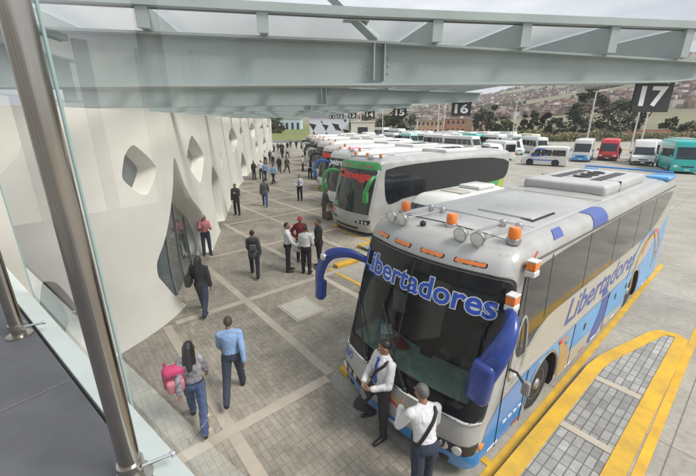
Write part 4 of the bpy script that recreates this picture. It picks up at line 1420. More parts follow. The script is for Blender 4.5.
def front_kit(S, o, bump, mir, mir_right=True, left=True, brow=None, amber=True, hi=True, text=None, tm=None, tx=(-1.1, 1.1), tz=(2.42, 2.72), badge=None, wsm=None):
    ws = livery(o, 'windscreen', wsm or M_wsd, rrect(-1.42, 1.02, 1.42, 2.93, [0.12, 0.22, 0.22, 0.12], 5), S.front, 0.008, 0.12)
    if hi:
        q = MB(); q.tube([S.front(0, z, 0.010) for z in np.linspace(1.06, 2.35, 8)], 0.014, 6); q.build('centre_bar', M_black, ws)
        for pv, tip in (((-0.55, 1.08), (-1.0, 1.7)), ((0.30, 1.06), (-0.25, 1.75))):
            q = MB(); q.tube([S.front(pv[0], pv[1], 0.04), S.front((pv[0] + tip[0]) / 2, (pv[1] + tip[1]) / 2, 0.05), S.front(tip[0], tip[1], 0.03)], 0.014, 6); q.build('wiper', M_black, ws)
    if brow:
        livery(o, 'front_brow', brow, [(-1.52, 2.93), (1.52, 2.93), (1.46, 3.10), (1.25, 3.24), (-1.25, 3.24), (-1.46, 3.10)], S.front, 0.010, 0.10)
    if text:
        t = MB(); text_on(t, text, S.front, tx[0], tx[1], tz[0], tz[1], 0.013, 0, 0.045); t.build('name_lettering', tm, ws)
    if amber:
        for x0, x1 in ((-1.03, -0.72), (-0.5, -0.18), (0.18, 0.5), (0.72, 1.03)):
            livery(o, 'marker_lamp', M_red if brow else M_amber, rrect(x0, 3.03, x1, 3.08, 0.02), S.front, 0.012, 0.15)
    livery(o, 'bumper', bump, rrect(-1.5, 0.21, 1.5, 0.62, 0.03), S.front, 0.012, 0.16)
    q = MB(); put(q, rrect(-0.85, 0.30, 0.85, 0.42, 0.03), S.front, 0.018, 0.2); q.build('lower_grille', M_black, o)
    for sg in (-1, 1):
        hl = livery(o, 'headlight', M_black, [(sg * 0.65, 0.60), (sg * 1.42, 0.60), (sg * 1.50, 0.70), (sg * 1.45, 0.80), (sg * 0.8, 0.73)], S.front, 0.014, 0.12, sg < 0)
        for k in (0.9, 1.12, 1.3):
            q = MB(); q.lathe([(0.06, -0.02), (0.064, 0.006), (0.0, 0.014)], 14, 0, Vector((0, 0, 1)).rotation_difference(Vector((sg * 0.25, -1, 0))).to_matrix(), S.front(sg * k, 0.68, 0.02)); q.build('lamp', M_chrome, hl)
    if mir:
        if mir_right:
            ear_mirror(o, [(1.22, 0.42, 2.62), (1.40, 0.15, 2.66), (1.46, -0.10, 2.50), (1.40, -0.22, 2.2), (1.36, -0.24, 2.0)], [0.07, 0.085, 0.10, 0.12, 0.12], mir, (1.34, -0.24, 1.85), (0.26, 0.18, 0.55), 0.08)
        if left:
            ear_mirror(o, [(-1.22, 0.42, 2.62), (-1.5, 0.10, 2.72), (-1.82, -0.08, 2.62), (-2.0, -0.15, 2.3), (-2.04, -0.16, 2.05)], [0.07, 0.085, 0.105, 0.11, 0.10], mir, (-2.04, -0.15, 1.85), (0.22, 0.18, 0.5), 0.05)

def side_kit(S, o, Ln, low=None, stripes=(), long=False):
    for sg in (1, -1):
        fl = sg < 0
        gl = livery(o, 'side_glass', M_tint2, smooth_poly([(1.0, 3.0), (0.80, 2.6), (0.9, 1.45), (1.5, 1.5), (2.2, 1.75), (Ln - 2.0, 1.75), (Ln - 0.5, 2.2), (Ln - 0.35, 3.0)] if not long else [(0.95, 3.12), (0.78, 2.6), (0.9, 1.35), (1.5, 1.4), (2.2, 1.62), (Ln - 0.9, 1.62), (Ln - 0.25, 2.0), (Ln - 0.22, 3.1)], 2), S.side(sg), 0.006, 0.6, fl)
        for y in np.arange(2.6, Ln - 1, 1.75):
            q = MB(); sd = S.side(sg); q.add([sd(y - .014, 1.76, .008), sd(y + .014, 1.76, .008), sd(y + .014, 2.98, .008), sd(y - .014, 2.98, .008)], [(0, 1, 2, 3)]); q.build('glass_joint', M_dark, gl)
        q = MB(); q.tube([S.plan(sg * 1.36, z) + Vector((0.012 * sg, 0.02, 0)) for z in np.linspace(1.0, 2.95, 10)], 0.03, 6); q.build('front_pillar', M_lens, o, 50)
        for (ya, yb, m) in stripes:
            livery(o, 'slanted_stripe', m, [(ya, 0.3), (yb, 0.3), (yb + 0.9, 1.7), (ya + 0.9, 1.7)], S.side(sg), 0.005, 0.5, fl)
        if low:
            livery(o, 'skirt_band', low, [(0.5, 0.24), (1.5, 0.24), (1.5, 0.5), (0.5, 0.5)], S.side(sg), 0.005, 0.5, fl)

def roof_kit(S, o, Ln, ac=True, hatch=True, lamps=False):
    RT = S.top
    if ac: roof_ac(o, Ln * 0.5, Ln * 0.5 + 2.8, RT + 0.02, 1.7, 0.2, M_coachw)
    if hatch:
        q = MB(); q.bbox((0.1, 2.6, RT + 0.06), (0.9, 0.8, 0.05), 0.015); q.build('roof_hatch', M_lens, o)
    if lamps:
        for x in (-0.85, 0.05, 0.95): beacon(o, (x, 0.95, RT), 1.1)
        for x in (-0.66, 0.55, 0.75): spot(o, (x, 0.62, RT + 0.06), (0, -1, -0.15), 1.0)
        q = MB(); q.tube([(0.6, 0.66, RT + 0.06), (0.7, 1.4, RT + 0.08)], 0.014, 6); q.build('lamp_bracket', M_alu, o)

o, S, b = coach('bus', 'green fronted silver bus with red lettering over its dark windscreen', (0.12, 16.0, 0), R(-53), 2.84, 11.2, 3.42, M_silver, hires=True)
q = MB(); put(q, [(-1.1, 0.85), (1.1, 0.85), (1.1, 10.9), (-1.1, 10.9)], lambda a, c2, f: Vector((a, c2, S.top + 0.056 - 0.05 * (a / 1.1) ** 2)), 0.0, 0.5); q.build('roof_skin', M_coachw, o, 60)
front_kit(S, o, M_silver, M_green, brow=M_green, text='Omega', tm=M_letr, tx=(-1.15, 1.12), tz=(2.38, 2.82))
side_kit(S, o, 11.2, None, ((4.5, 4.8, M_green), (5.1, 5.3, M_green), (8.0, 9.2, M_green), (9.3, 9.8, mat('lime_yellow_film', (0.35, 0.42, 0.03), 0.4))), True)
roof_kit(S, o, 11.2, lamps=True)
livery(o, 'route_card', mat('green_card', (0.02, 0.42, 0.22), 0.4), rrect(-1.2, 1.1, -0.9, 1.3, 0.02), S.front, 0.012, 0.2)
livery(o, 'red_badge', M_letr, rrect(-1.45, 0.84, -0.98, 0.95, 0.02), S.front, 0.012, 0.2)

o, S, b = coach('bus', 'white bus with pale lettering on its black front, blue mirror arm at its left', bl(*BAYS[4]), -BA, 2.62, 11.5, 3.40, M_coachw, hires=False)
front_kit(S, o, M_coachw, M_blue, mir_right=False, amber=False, text='petra', tm=M_letw, tx=(-0.95, 0.45), tz=(2.45, 2.80))
side_kit(S, o, 11.5); roof_kit(S, o, 11.5, lamps=True)
livery(o, 'route_card', MATS['green_card'], rrect(-1.2, 1.1, -0.85, 1.3, 0.02), S.front, 0.012, 0.2)

M_pink = mat('pink_film', (0.75, 0.05, 0.22), 0.4)
M_cream = mat('cream_paint', (0.55, 0.50, 0.40), 0.4, var=0.05)
far_specs = [
 (5, 'white bus behind the blue mirrored bus, pink patch on its roof edge', M_coachw, M_pink, 11.0, 3.35),
 (6, 'white bus two bays behind the blue mirrored bus with a dark windscreen', M_white, None, 11.2, 3.45),
 (7, 'silver bus three bays behind the blue mirrored bus', M_silver, None, 10.5, 3.3),
 (8, 'white bus four bays behind the blue mirrored bus', M_coachw, None, 11.5, 3.4),
 (9, 'cream bus five bays behind the blue mirrored bus', M_cream, None, 10.5, 3.3),
 (10, 'white bus six bays behind the blue mirrored bus near the patterned block', M_white, None, 11.0, 3.4)]
for k, lb, bm_, pk, ln, ht in far_specs:
    x, y = BAYS[k]
    o, S, b = coach('bus', lb, bl(x, y), -BA, 2.6, ln, ht, bm_, cut=False)
    front_kit(S, o, bm_, M_black if k % 2 else M_coachw, mir_right=False, hi=False)
    side_kit(S, o, ln); roof_kit(S, o, ln, hatch=False)
    beacon(o, (0.9, 0.95, S.top), 1.1); beacon(o, (-0.9, 0.95, S.top), 1.1)
    if pk: livery(o, 'roof_patch', pk, [(0.8, 0.05), (2.2, 0.05), (2.2, 0.5), (0.8, 0.5)], S.roofside(1), 0.006, 0.2, True)
    if pk: livery(o, 'name_band', M_letr, rrect(-1.0, 2.5, 1.0, 2.8, 0.05), S.front, 0.011, 0.2)

# ---------------------------------------------------------------- vans and minibuses of the lot
def small(name, label, cat, loc, rotz, W=1.95, Ln=5.6, Ht=2.5, body=M_white, low=None, style='cab', roofm=None, flash=None, group='vans and minibuses in the far lot', rack=False, hood=None):
    o = thing(name, label, cat, loc, rotz, group)
    if style == 'cab':      # cab-over minibus
        fz = ([0.2, 0.5, 0.95, Ht * 0.5, Ht], [0.0, -0.06, 0.0, 0.10, 0.55]); zw = (Ht * 0.44, Ht * 0.80); yb = 0.55
    elif style == 'van':    # short bonnet, raked screen
        fz = ([0.2, 0.5, 0.95, 1.08, 1.16, Ht * 0.84, Ht], [0.0, -0.03, 0.10, 0.35, 0.62, 1.22, 1.62]); zw = (1.18, Ht * 0.82); yb = 1.15
    else:                   # long bonnet van
        fz = ([0.2, 0.5, 1.0, 1.12, 1.22, Ht * 0.74, Ht], [0.0, -0.03, 0.10, 0.55, 0.95, 1.55, 2.05]); zw = (1.24, Ht * 0.72); yb = 1.5
    rs = 0.2
    S = Shell(W, Ln, 0.24, Ht - 0.04 - rs, rs, 0.2, fz, 0.14, 0.06, 0.14, 0.04, 0.05)
    b = S.body(6, 10, 0.16).build('body', body, o)
    smooth_obj(b, 40)
    hw = W / 2
    livery(o, 'windscreen', M_glassb, rrect(-hw * 0.92, zw[0], hw * 0.92, zw[1], [0.05, 0.12, 0.12, 0.05], 3), S.front, 0.007, 0.25)
    for sg in (-1, 1):
        gl = livery(o, 'side_glass', M_tint, [(yb + 0.25, zw[1] - 0.02), (yb - 0.12, zw[0] + 0.05), (Ln - 0.3, zw[0] + 0.05), (Ln - 0.35, zw[1] - 0.02)], S.side(sg), 0.006, 0.6, sg < 0)
        for y in (yb + 0.9, yb + 2.1, yb + 3.3):
            if y < Ln - 0.6:
                q = MB(); sd = S.side(sg); q.add([sd(y - .04, zw[0] + .05, .008), sd(y + .04, zw[0] + .05, .008), sd(y + .04, zw[1] - .02, .008), sd(y - .04, zw[1] - .02, .008)], [(0, 1, 2, 3)]); q.build('pillar', body, gl)
        if low: livery(o, 'lower_panel', low, [(0.25, 0.28), (Ln - 0.2, 0.28), (Ln - 0.2, 0.85), (0.3, 0.85)], S.side(sg), 0.004, 0.8, sg < 0)
        if flash: livery(o, 'side_flash', flash, smooth_poly([(0.7, 1.0), (2.4, 1.15), (3.2, 1.6), (2.4, zw[1] + 0.14), (1.35, zw[1] + 0.14), (1.7, 1.5)], 1), S.side(sg), 0.005, 0.3, sg < 0); 
        if flash: livery(o, 'side_flash', flash, [(0.9, 0.62), (Ln - 1.4, 0.62), (Ln - 1.4, 0.75), (0.9, 0.75)], S.side(sg), 0.005, 0.6, sg < 0)
        livery(o, 'headlight', M_lens, rrect(sg * hw * 0.74 - 0.16, 0.66, sg * hw * 0.74 + 0.16, 0.86, 0.05), S.front, 0.012, 0.15)
        q = MB(); yy = yb - 0.1; q.bbox((sg * (hw + 0.16), yy, zw[0] + 0.22), (0.16, 0.10, 0.30), 0.04); q.tube([(sg * (hw - 0.04), yy + 0.05, zw[0] + 0.18), (sg * (hw + 0.12), yy, zw[0] + 0.2)], 0.02, 6); q.build('side_mirror', low or M_black, o, 50)
        for y in (0.95, Ln - 1.25):
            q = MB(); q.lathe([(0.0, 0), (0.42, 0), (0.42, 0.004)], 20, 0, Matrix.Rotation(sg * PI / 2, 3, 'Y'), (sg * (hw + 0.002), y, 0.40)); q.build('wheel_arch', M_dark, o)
            wheel(o, sg * (hw - 0.07), y, 0.36, sg, 0.22, False)
        q = MB(); put(q, rrect(sg * hw * 0.86 - 0.07, 0.8, sg * hw * 0.86 + 0.07, 1.3, 0.03), S.rearf, 0.01, 0.3, 0, (), True); q.build('tail_lamp', M_red, o)
    q = MB(); put(q, rrect(-hw * 0.75, zw[0] + 0.02, hw * 0.75, zw[1], 0.08), S.rearf, 0.007, 0.4, 0, (), True); q.build('rear_glass', M_tint, o)
    livery(o, 'bumper', low or M_black, rrect(-hw, 0.28, hw, 0.56, 0.04), S.front, 0.014, 0.25)
    if low: livery(o, 'lower_front', low, rrect(-hw * 1.02, 0.55, hw * 1.02, 0.62 if style != 'cab' else 0.95, 0.02), S.front, 0.006, 0.25)
    livery(o, 'grille', M_black, rrect(-hw * 0.40, 0.66, hw * 0.40, 0.80, 0.03), S.front, 0.011, 0.25)
    livery(o, 'number_plate', M_letw, rrect(-0.2, 0.36, 0.2, 0.48, 0.01), S.front, 0.018, 0.25)
    if roofm:
        q = MB(); put(q, rrect(-hw * 0.72, 0.95, hw * 0.72, Ln - 0.3, 0.2), lambda a, c2, f: Vector((a, c2, S.top + 0.044 + f)), 0.0, 0.6); q.build('roof_skin', roofm, o)
    if rack:
        q = MB()
        for s in (-1, 1): q.tube([(s * hw * 0.6, 1.2, S.top + 0.16), (s * hw * 0.6, Ln - 0.5, S.top + 0.16)], 0.03, 6)
        for y in np.arange(1.3, Ln - 0.4, 0.9):
            q.tube([(-hw * 0.6, y, S.top), (-hw * 0.6, y, S.top + 0.16), (hw * 0.6, y, S.top + 0.16), (hw * 0.6, y, S.top)], 0.025, 6)
        q.build('roof_rack', M_alu, o)
    return o
def face_cam(x, y, d=0):
    return -math.atan2(x, y) + R(d)
M_teal = mat('teal_paint', (0.02, 0.42, 0.40), 0.3, var=0.08, coat=0.4)
M_redp = mat('red_paint', (0.60, 0.025, 0.03), 0.3, var=0.08, coat=0.4)
M_blup = mat('blue_paint', (0.03, 0.11, 0.50), 0.3, coat=0.4)
M_lblue = mat('light_blue_paint', (0.03, 0.30, 0.68), 0.3, coat=0.4)
M_navy = mat('navy_paint', (0.02, 0.035, 0.14), 0.3, coat=0.4)
M_tealp = mat('pale_teal_paint', (0.30, 0.55, 0.52), 0.35, coat=0.3)
# van standing in the bay between the nearest bus and the green fronted one
small('van', 'low white van roof seen between the nearest bus and the green fronted bus', 'van', bl(-5.2, 6.2), -BA, 2.0, 5.6, 2.2, M_coachw, None, 'van', None, None)
_v = [q for q in COL.objects if q.get('label', '').startswith('low white van roof')][0]
q = MB(); q.bbox((0.1, 4.3, 2.27), (1.0, 1.3, 0.16), 0.06, 0, None, 3); q.build('roof_vent', M_white, _v, 50)
q = MB(); q.bbox((0.1, 2.7, 2.215), (1.0, 0.7, 0.05), 0.015); q.build('roof_hatch', M_beige, _v, 50)
small('van', 'white van with blue flashes standing side on at the front of the lot', 'van', (22.5, 46.0, 0), R(-124), 1.9, 5.0, 2.35, M_white, None, 'van', None, M_blup)
small('minibus', 'white and light blue minibus facing the camera left of the red one', 'minibus', (31.5, 48.5, 0), face_cam(31.5, 48.5, -4), 2.15, 6.4, 3.0, M_white, M_lblue, 'cab')
small('minibus', 'bright red minibus facing the camera', 'minibus', (36.2, 50.0, 0), face_cam(36.2, 50, -2), 2.2, 6.4, 2.95, M_redp, None, 'cab')
small('minibus', 'white minibus with a bonnet between the red one and the teal bus', 'minibus', (36.2, 43.8, 0), face_cam(36.2, 43.8, 3), 2.3, 6.6, 3.0, M_white, None, 'long')
small('minibus', 'white minibus with navy sides half hidden behind the teal bus', 'minibus', (41.0, 47.0, 0), face_cam(41, 47, 14), 2.1, 6.2, 2.9, M_white, M_navy, 'cab')
small('bus', 'teal bus with a roof rack at the right edge', 'bus', (34.6, 36.2, 0), face_cam(34.6, 36.2, 12), 2.5, 8.5, 3.3, M_teal, M_teal, 'cab', None, None, None, True)
far = [  # name, label, category, photo spot on the ground (x, y), turn, W, L, H, body, low, style, roof
 ('van', 'white van just left of the blue flashed van', 'van', 20.6, 49.0, 20, 1.9, 5.0, 2.3, M_white, None, 'van', None),
 ('van', 'white van with a pale teal roof behind the blue flashed van', 'van', 28.5, 60.0, 25, 2.0, 5.6, 2.7, M_white, M_tealp, 'van', M_tealp),
 ('minibus', 'white minibus behind the rear end of the blue flashed van', 'minibus', 33.5, 62.0, 30, 2.1, 6.2, 2.8, M_white, None, 'cab', M_tealp),
 ('van', 'blue and white van seen from its dark rear corner', 'van', 21.8, 56.0, -150, 2.0, 5.8, 2.7, M_white, M_blup, 'van', None),
 ('minibus', 'white minibus in the back row above the blue flashed van', 'minibus', 36.5, 78.0, 30, 2.2, 7.0, 2.9, M_white, None, 'cab', None),
 ('minibus', 'tall white minibus in the back row left of the teal roofed van', 'minibus', 30.8, 72.0, 30, 2.2, 7.0, 3.0, M_white, None, 'cab', None),
 ('minibus', 'teal minibus in the far crowd of vans', 'minibus', 28.6, 78.0, 40, 2.2, 7.0, 3.0, M_teal, M_teal, 'cab', M_tealp),
 ('minibus', 'minibus with a red roof in the far crowd', 'minibus', 26.5, 84.0, 55, 2.2, 7.5, 3.0, M_white, M_redp, 'cab', M_redp),
 ('minibus', 'big white minibus in front of the red roofed one', 'minibus', 23.6, 66.0, 50, 2.3, 7.5, 2.9, M_white, None, 'cab', None),
 ('minibus', 'white minibus farthest back under the tall hill', 'minibus', 34.0, 98.0, 30, 2.3, 7.0, 3.0, M_white, None, 'cab', None),
 ('minibus', 'second white minibus farthest back, beside its twin', 'minibus', 39.0, 99.0, 30, 2.3, 7.0, 3.0, M_white, M_navy, 'cab', None),
 ('minibus', 'white and teal minibus right of the red striped bus', 'minibus', 27.5, 92.0, 45, 2.3, 7.5, 3.1, M_white, M_teal, 'cab', M_tealp),
 ('bus', 'white bus with red side stripes in the far row', 'bus', 26.0, 82.0, 75, 2.4, 8.0, 3.0, M_white, M_redp, 'cab', None),
 ('bus', 'white bus with dark side windows in the far row', 'bus', 21.8, 84.0, 75, 2.4, 8.5, 3.0, M_white, None, 'cab', None),
 ('minibus', 'white minibus left of the dark windowed bus', 'minibus', 19.6, 96.0, 25, 2.3, 7.0, 3.0, M_white, None, 'cab', None),
 ('minibus', 'plain white minibus right of the blue and white one', 'minibus', 17.6, 99.0, 25, 2.3, 7.0, 3.0, M_white, None, 'cab', None),
 ('minibus', 'blue and white minibus turned towards the tree', 'minibus', 15.6, 104.0, 25, 2.4, 8.0, 3.8, M_white, M_blup, 'cab', None),
 ('bus', 'green and white bus at the far edge of the lot under the dark tree', 'bus', 13.0, 122.0, 35, 2.6, 9.0, 4.0, M_white, M_green, 'cab', M_tealp),
 ('van', 'white van facing the camera behind the green fronted bus', 'van', 8.8, 92.0, 0, 2.1, 5.6, 2.5, M_white, None, 'van', None),
 ('minibus', 'white and blue minibus behind the white roofs of the row', 'minibus', 5.2, 82.0, 10, 2.3, 7.0, 3.2, M_white, M_lblue, 'cab', None),
 ('van', 'white and blue van partly hidden at the left of its neighbour', 'van', 1.9, 88.0, 25, 2.1, 6.0, 2.9, M_white, M_blup, 'van', None),
]
far += [
 ('minibus', 'white minibus at the back left of the row behind sign 16', 'minibus', 21.5, 112.0, 30, 2.3, 7.0, 3.1, M_white, None, 'cab', None),
 ('minibus', 'white minibus with a navy lower half behind sign 16', 'minibus', 25.0, 110.0, 30, 2.3, 7.0, 3.1, M_white, M_navy, 'cab', None),
 ('van', 'white van low in front of the far row, right of the green fronted bus roof', 'van', 24.2, 74.0, 40, 2.0, 5.6, 2.6, M_white, None, 'van', None),
 ('minibus', 'silver minibus in the far row between white ones', 'minibus', 31.0, 108.0, 35, 2.3, 7.0, 3.0, M_silver, None, 'cab', None),
 ('minibus', 'white minibus with a green lower half at the back of the lot', 'minibus', 35.0, 112.0, 35, 2.3, 7.0, 3.1, M_white, M_green, 'cab', None),
 ('minibus', 'white minibus with blue lower half at the back of the lot', 'minibus', 42.5, 104.0, 30, 2.3, 7.0, 3.0, M_white, M_blup, 'cab', None),
 ('minibus', 'white minibus left of the slim trees at the back of the lot', 'minibus', 46.5, 102.0, 30, 2.3, 7.0, 3.0, M_white, None, 'cab', M_tealp),
 ('van', 'white van between the teal roofed van and the light blue minibus', 'van', 38.5, 74.0, 20, 2.0, 5.6, 2.6, M_white, None, 'van', None),
 ('minibus', 'cream minibus in the back row above the light blue one', 'minibus', 41.5, 80.0, 25, 2.2, 6.8, 2.9, M_cream, None, 'cab', None),
 ('van', 'small white van just right of the dark rear corner van', 'van', 25.5, 58.5, 30, 1.9, 5.2, 2.4, M_white, None, 'van', None),
 ('minibus', 'white minibus above the roof rear of the green fronted bus', 'minibus', 20.0, 72.0, 40, 2.3, 7.0, 3.0, M_white, M_lblue, 'cab', None),
 ('minibus', 'pale teal minibus above the roof of the green fronted bus', 'minibus', 15.5, 84.0, 35, 2.3, 7.0, 3.0, M_tealp, None, 'cab', None),
 ('minibus', 'white minibus above the middle of the green fronted bus', 'minibus', 12.2, 88.0, 25, 2.3, 7.0, 3.0, M_white, M_blup, 'cab', None),
]
for nm, lb, ct, x, y, tn, w_, l_, h_, bd, lw_, st, rm in far:
    small(nm, lb, ct, (x, y, 0), face_cam(x, y, tn), w_, l_, h_, bd, lw_, st, rm)
# ================================================================ people
def remesh(mb, vox, it=4, dec=None):
    me = mb.mesh('rough', [])
    ob = bpy.data.objects.new('rough', me)
    a = ob.modifiers.new('r', 'REMESH'); a.mode = 'VOXEL'; a.voxel_size = vox
    s = ob.modifiers.new('s', 'SMOOTH'); s.iterations = it; s.factor = 0.5
    out = evaluated(ob)
    bpy.data.objects.remove(ob); bpy.data.meshes.remove(me)
    out.polygons.foreach_set('use_smooth', [True] * len(out.polygons))
    return out
def link(name, me, m, parent):
    me.materials.clear(); me.materials.append(m)
    o = bpy.data.objects.new(name, me); COL.objects.link(o); o.parent = parent
    return o
def wrinkle(me, amp, sc=9, seed=0):
    n = len(me.vertices)
    co = np.empty(n * 3, np.float32); nr = np.empty(n * 3, np.float32)
    me.vertices.foreach_get('co', co); me.vertex_normals.foreach_get('vector', nr)
    co = co.reshape(-1, 3); nr = nr.reshape(-1, 3)
    d = np.empty(n, np.float32)
    for i in range(n):
        p = Vector(co[i])
        q = Vector((p.x * sc, p.y * sc, p.z * sc * 0.8))
        w = Vector((noise.noise(q * 0.6 + Vector((seed, 3, 0))), noise.noise(q * 0.6 + Vector((7, seed, 0))), 0)) * 1.3
        d[i] = (1 - 2 * abs(noise.noise(q + w + Vector((seed, 0, 0))))) * 0.6 + 0.5 * noise.noise(q * 2.4 + Vector((0, seed, 0)))
    co += nr * (d * amp)[:, None]
    me.vertices.foreach_set('co', co.ravel()); me.update()
M_skin = mat('skin_brown', (0.30, 0.155, 0.095), 0.55, var=0.08, scale=12)
M_hair = mat('hair_black', (0.012, 0.010, 0.009), 0.5, var=0.3, scale=40)
M_hairg = mat('hair_grey', (0.11, 0.105, 0.10), 0.6, var=0.5, scale=60)
M_shirtw = mat('shirt_white', (0.62, 0.62, 0.64), 0.85, var=0.03, scale=10)
M_shirtb = mat('shirt_light_blue', (0.23, 0.36, 0.60), 0.85, var=0.06, scale=10)
M_trb = mat('trousers_black', (0.014, 0.014, 0.018), 0.85, var=0.2, scale=10)
M_trn = mat('trousers_navy', (0.020, 0.028, 0.055), 0.85, var=0.2, scale=10)
M_jean = mat('jeans_blue', (0.045, 0.085, 0.20), 0.9, col2=(0.025, 0.05, 0.13), scale=9)
M_jeand = mat('jeans_dark', (0.022, 0.032, 0.062), 0.9, var=0.25, scale=9)
M_jkb = mat('jacket_black', (0.016, 0.016, 0.018), 0.8, var=0.25, scale=8)
M_jkg = mat('jacket_grey', (0.075, 0.078, 0.085), 0.85, var=0.2, scale=8)
M_jkbr = mat('jacket_brown', (0.12, 0.085, 0.06), 0.85, var=0.2, scale=8)
M_jkr = mat('jacket_red_check', (0.33, 0.025, 0.035), 0.85, col2=(0.06, 0.01, 0.012), scale=22)
M_pinkt = mat('jumper_pink', (0.50, 0.17, 0.20), 0.9, var=0.1, scale=9)
M_capr = mat('cap_red', (0.40, 0.045, 0.05), 0.8)
M_shoe = mat('shoe_black', (0.012, 0.011, 0.011), 0.35)
M_tie = mat('tie_blue', (0.02, 0.07, 0.33), 0.6)
M_strap = mat('strap_black', (0.012, 0.012, 0.013), 0.6)

ARMS = {  # (upper arm direction, forearm direction, hand direction), x outward, y forward, z up
 'hang': ((0.17, -0.04, -1), (0.06, 0.20, -1), (0.0, 0.15, -1)),
 'back': ((0.15, -0.45, -0.9), (0.05, -0.10, -1), (0, 0, -1)),
 'fwd': ((0.14, 0.40, -0.9), (0.0, 0.75, -0.7), (0, 0.5, -0.8)),
 'lap': ((0.22, 0.22, -1), (-0.55, 0.85, -0.30), (-0.7, 0.65, -0.25)),
 'fold': ((0.20, 0.25, -1), (-0.85, 0.60, 0.10), (-1, 0.2, 0.0)),
 'phone': ((0.20, 0.45, -0.85), (-0.30, 0.75, 0.45), (-0.35, 0.55, 0.5)),
 'mouth': ((0.15, 0.45, -0.9), (-0.42, 0.30, 0.95), (-0.35, 0.25, 0.8)),
 'elbow': ((0.35, 0.55, -0.75), (-0.45, 0.72, 0.42), (-0.5, 0.45, 0.6)),
 'hip': ((0.55, -0.15, -0.8), (-0.55, 0.35, -0.65), (-0.6, 0.3, -0.5)),
}
def person(label, x, y, face, h=1.72, pose='stand', arms=('hang', 'hang'), top=M_shirtw, bottom=M_trb, hair=M_hair, long_hair=False, coat=False, lean=0.0, legs=None, detail=0, head=(0, 0), tie=None, strap=None, cap=None, female=False, base_z=0.0, group=None, sleeves='long', spread=0.07, scale_w=1.0):
    """face = azimuth the person looks along; local +y forward"""
    rz = -R(face)
    o = thing('person', label, 'person', (x, y, base_z), rz, group)
    k = h
    vox = {0: 0.022, 1: 0.014, 2: 0.0075}[detail]
    hipz = 0.52 * k
    # leg angles (thigh pitch forward, knee bend) for left(-x) and right(+x)
    L_ = legs or {'stand': ((2, 3), (-2, 3)), 'walk': ((24, 8), (-18, 22)), 'walk2': ((-20, 30), (20, 6)), 'stride': ((30, 6), (-26, 12))}[pose]
    sd = {-1: L_[0], 1: L_[1]}
    jn = {}
    tl, sl = 0.245 * k, 0.245 * k
    for s in (-1, 1):
        a, bnd = sd[s][0], sd[s][1]
        ab = sd[s][2] if len(sd[s]) > 2 else spread / 0.07 * 3.0
        hip = Vector((s * 0.052 * k, 0, 0))
        d1 = Vector((s * math.sin(R(ab)), math.sin(R(a)), -math.cos(R(a)) * math.cos(R(ab)))).normalized()
        kn = hip + d1 * tl
        a2 = a - bnd
        d2 = Vector((s * math.sin(R(ab)) * 0.4, math.sin(R(a2)), -math.cos(R(a2)))).normalized()
        an = kn + d2 * sl
        jn[s] = [hip, kn, an, d2, a2]
    low = min(jn[s][2].z for s in (-1, 1))
    dz = 0.042 * k - low
    off = Vector((0, 0, dz))
    for s in (-1, 1):
        for i in range(3): jn[s][i] = jn[s][i] + off
    pel = off.copy()
    up = Vector((0, math.sin(R(lean)), math.cos(R(lean))))
    fw = Vector((0, math.cos(R(lean)), -math.sin(R(lean))))
    T = lambda xx, yy, zz: pel + Vector((xx * k, 0, 0)) + fw * (yy * k) + up * (zz * k)
    sw = (0.100 if not female else 0.088) * scale_w
    sh = {s: T(s * sw, -0.005, 0.268) for s in (-1, 1)}
    ad = {}
    for s, an in ((-1, arms[0]), (1, arms[1])):
        A = ARMS[an] if isinstance(an, str) else an
        def vec(v): return (Vector((s * v[0], 0, 0)) + fw * v[1] + up * v[2]).normalized()
        el = sh[s] + vec(A[0]) * 0.172 * k
        wr = el + vec(A[1]) * 0.148 * k
        ad[s] = (el, wr, vec(A[2]))
    hd = head
    neck = T(0, -0.004, 0.318)
    hz = Matrix.Rotation(R(-hd[0]), 3, 'Z') @ Matrix.Rotation(R(-hd[1]), 3, 'X')
    hc = T(0, 0.012, 0.395)
    def HP(xx, yy, zz): return hc + hz @ Vector((xx * k, yy * k, zz * k))
    def torso(mb, g, z0, z1, wide=1.0):
        rows = [(-0.035, 0.078, 0.058), (0.0, 0.088, 0.064), (0.05, 0.080 if not female else 0.074, 0.058), (0.10, 0.074 if not female else 0.066, 0.054), (0.16, 0.082, 0.060), (0.22, 0.094 if not female else 0.082, 0.064), (0.255, 0.094 if not female else 0.080, 0.058), (0.282, 0.068, 0.046), (0.302, 0.042, 0.036), (0.318, 0.034, 0.032)]
        rows = [r for r in rows if z0 <= r[0] <= z1]
        n = 20; vs = []; fs = []
        for (zz, rx, ry) in rows:
            for j in range(n):
                t = 2 * PI * j / n
                vs.append(T((rx * wide + g) * math.cos(t), (ry * wide + g) * math.sin(t) * (1.0 if math.sin(t) < 0 else 1.06), zz))
        m = len(rows)
        for i in range(m - 1):
            for j in range(n):
                fs.append((i * n + j, i * n + (j + 1) % n, (i + 1) * n + (j + 1) % n, (i + 1) * n + j))
        fs.append(tuple(reversed(range(n)))); fs.append(tuple((m - 1) * n + j for j in range(n)))
        mb.add(vs, fs)
    # ---------------- the body
    B = MB()
    torso(B, 0.0, -1, 1)
    for s in (-1, 1):
        hip, kn, an, d2, a2 = jn[s]
        B.cap(hip, kn, 0.050 * k, 0.033 * k); B.cap(kn, an, 0.033 * k, 0.021 * k)
        ft = Vector((s * 0.12, 1, 0)).normalized()
        tip = math.sin(R(max(-35, min(20, -a2 * 0.7 if an.z > 0.06 * k else 0))))
        B.cap(an + Vector((0, -0.012 * k, -0.018 * k)), an + ft * 0.095 * k + Vector((0, 0, -0.026 * k + tip * 0.05 * k)), 0.023 * k, 0.017 * k)
        el, wr, hv = ad[s]
        B.cap(sh[s], el, 0.031 * k, 0.024 * k); B.cap(el, wr, 0.024 * k, 0.0155 * k)
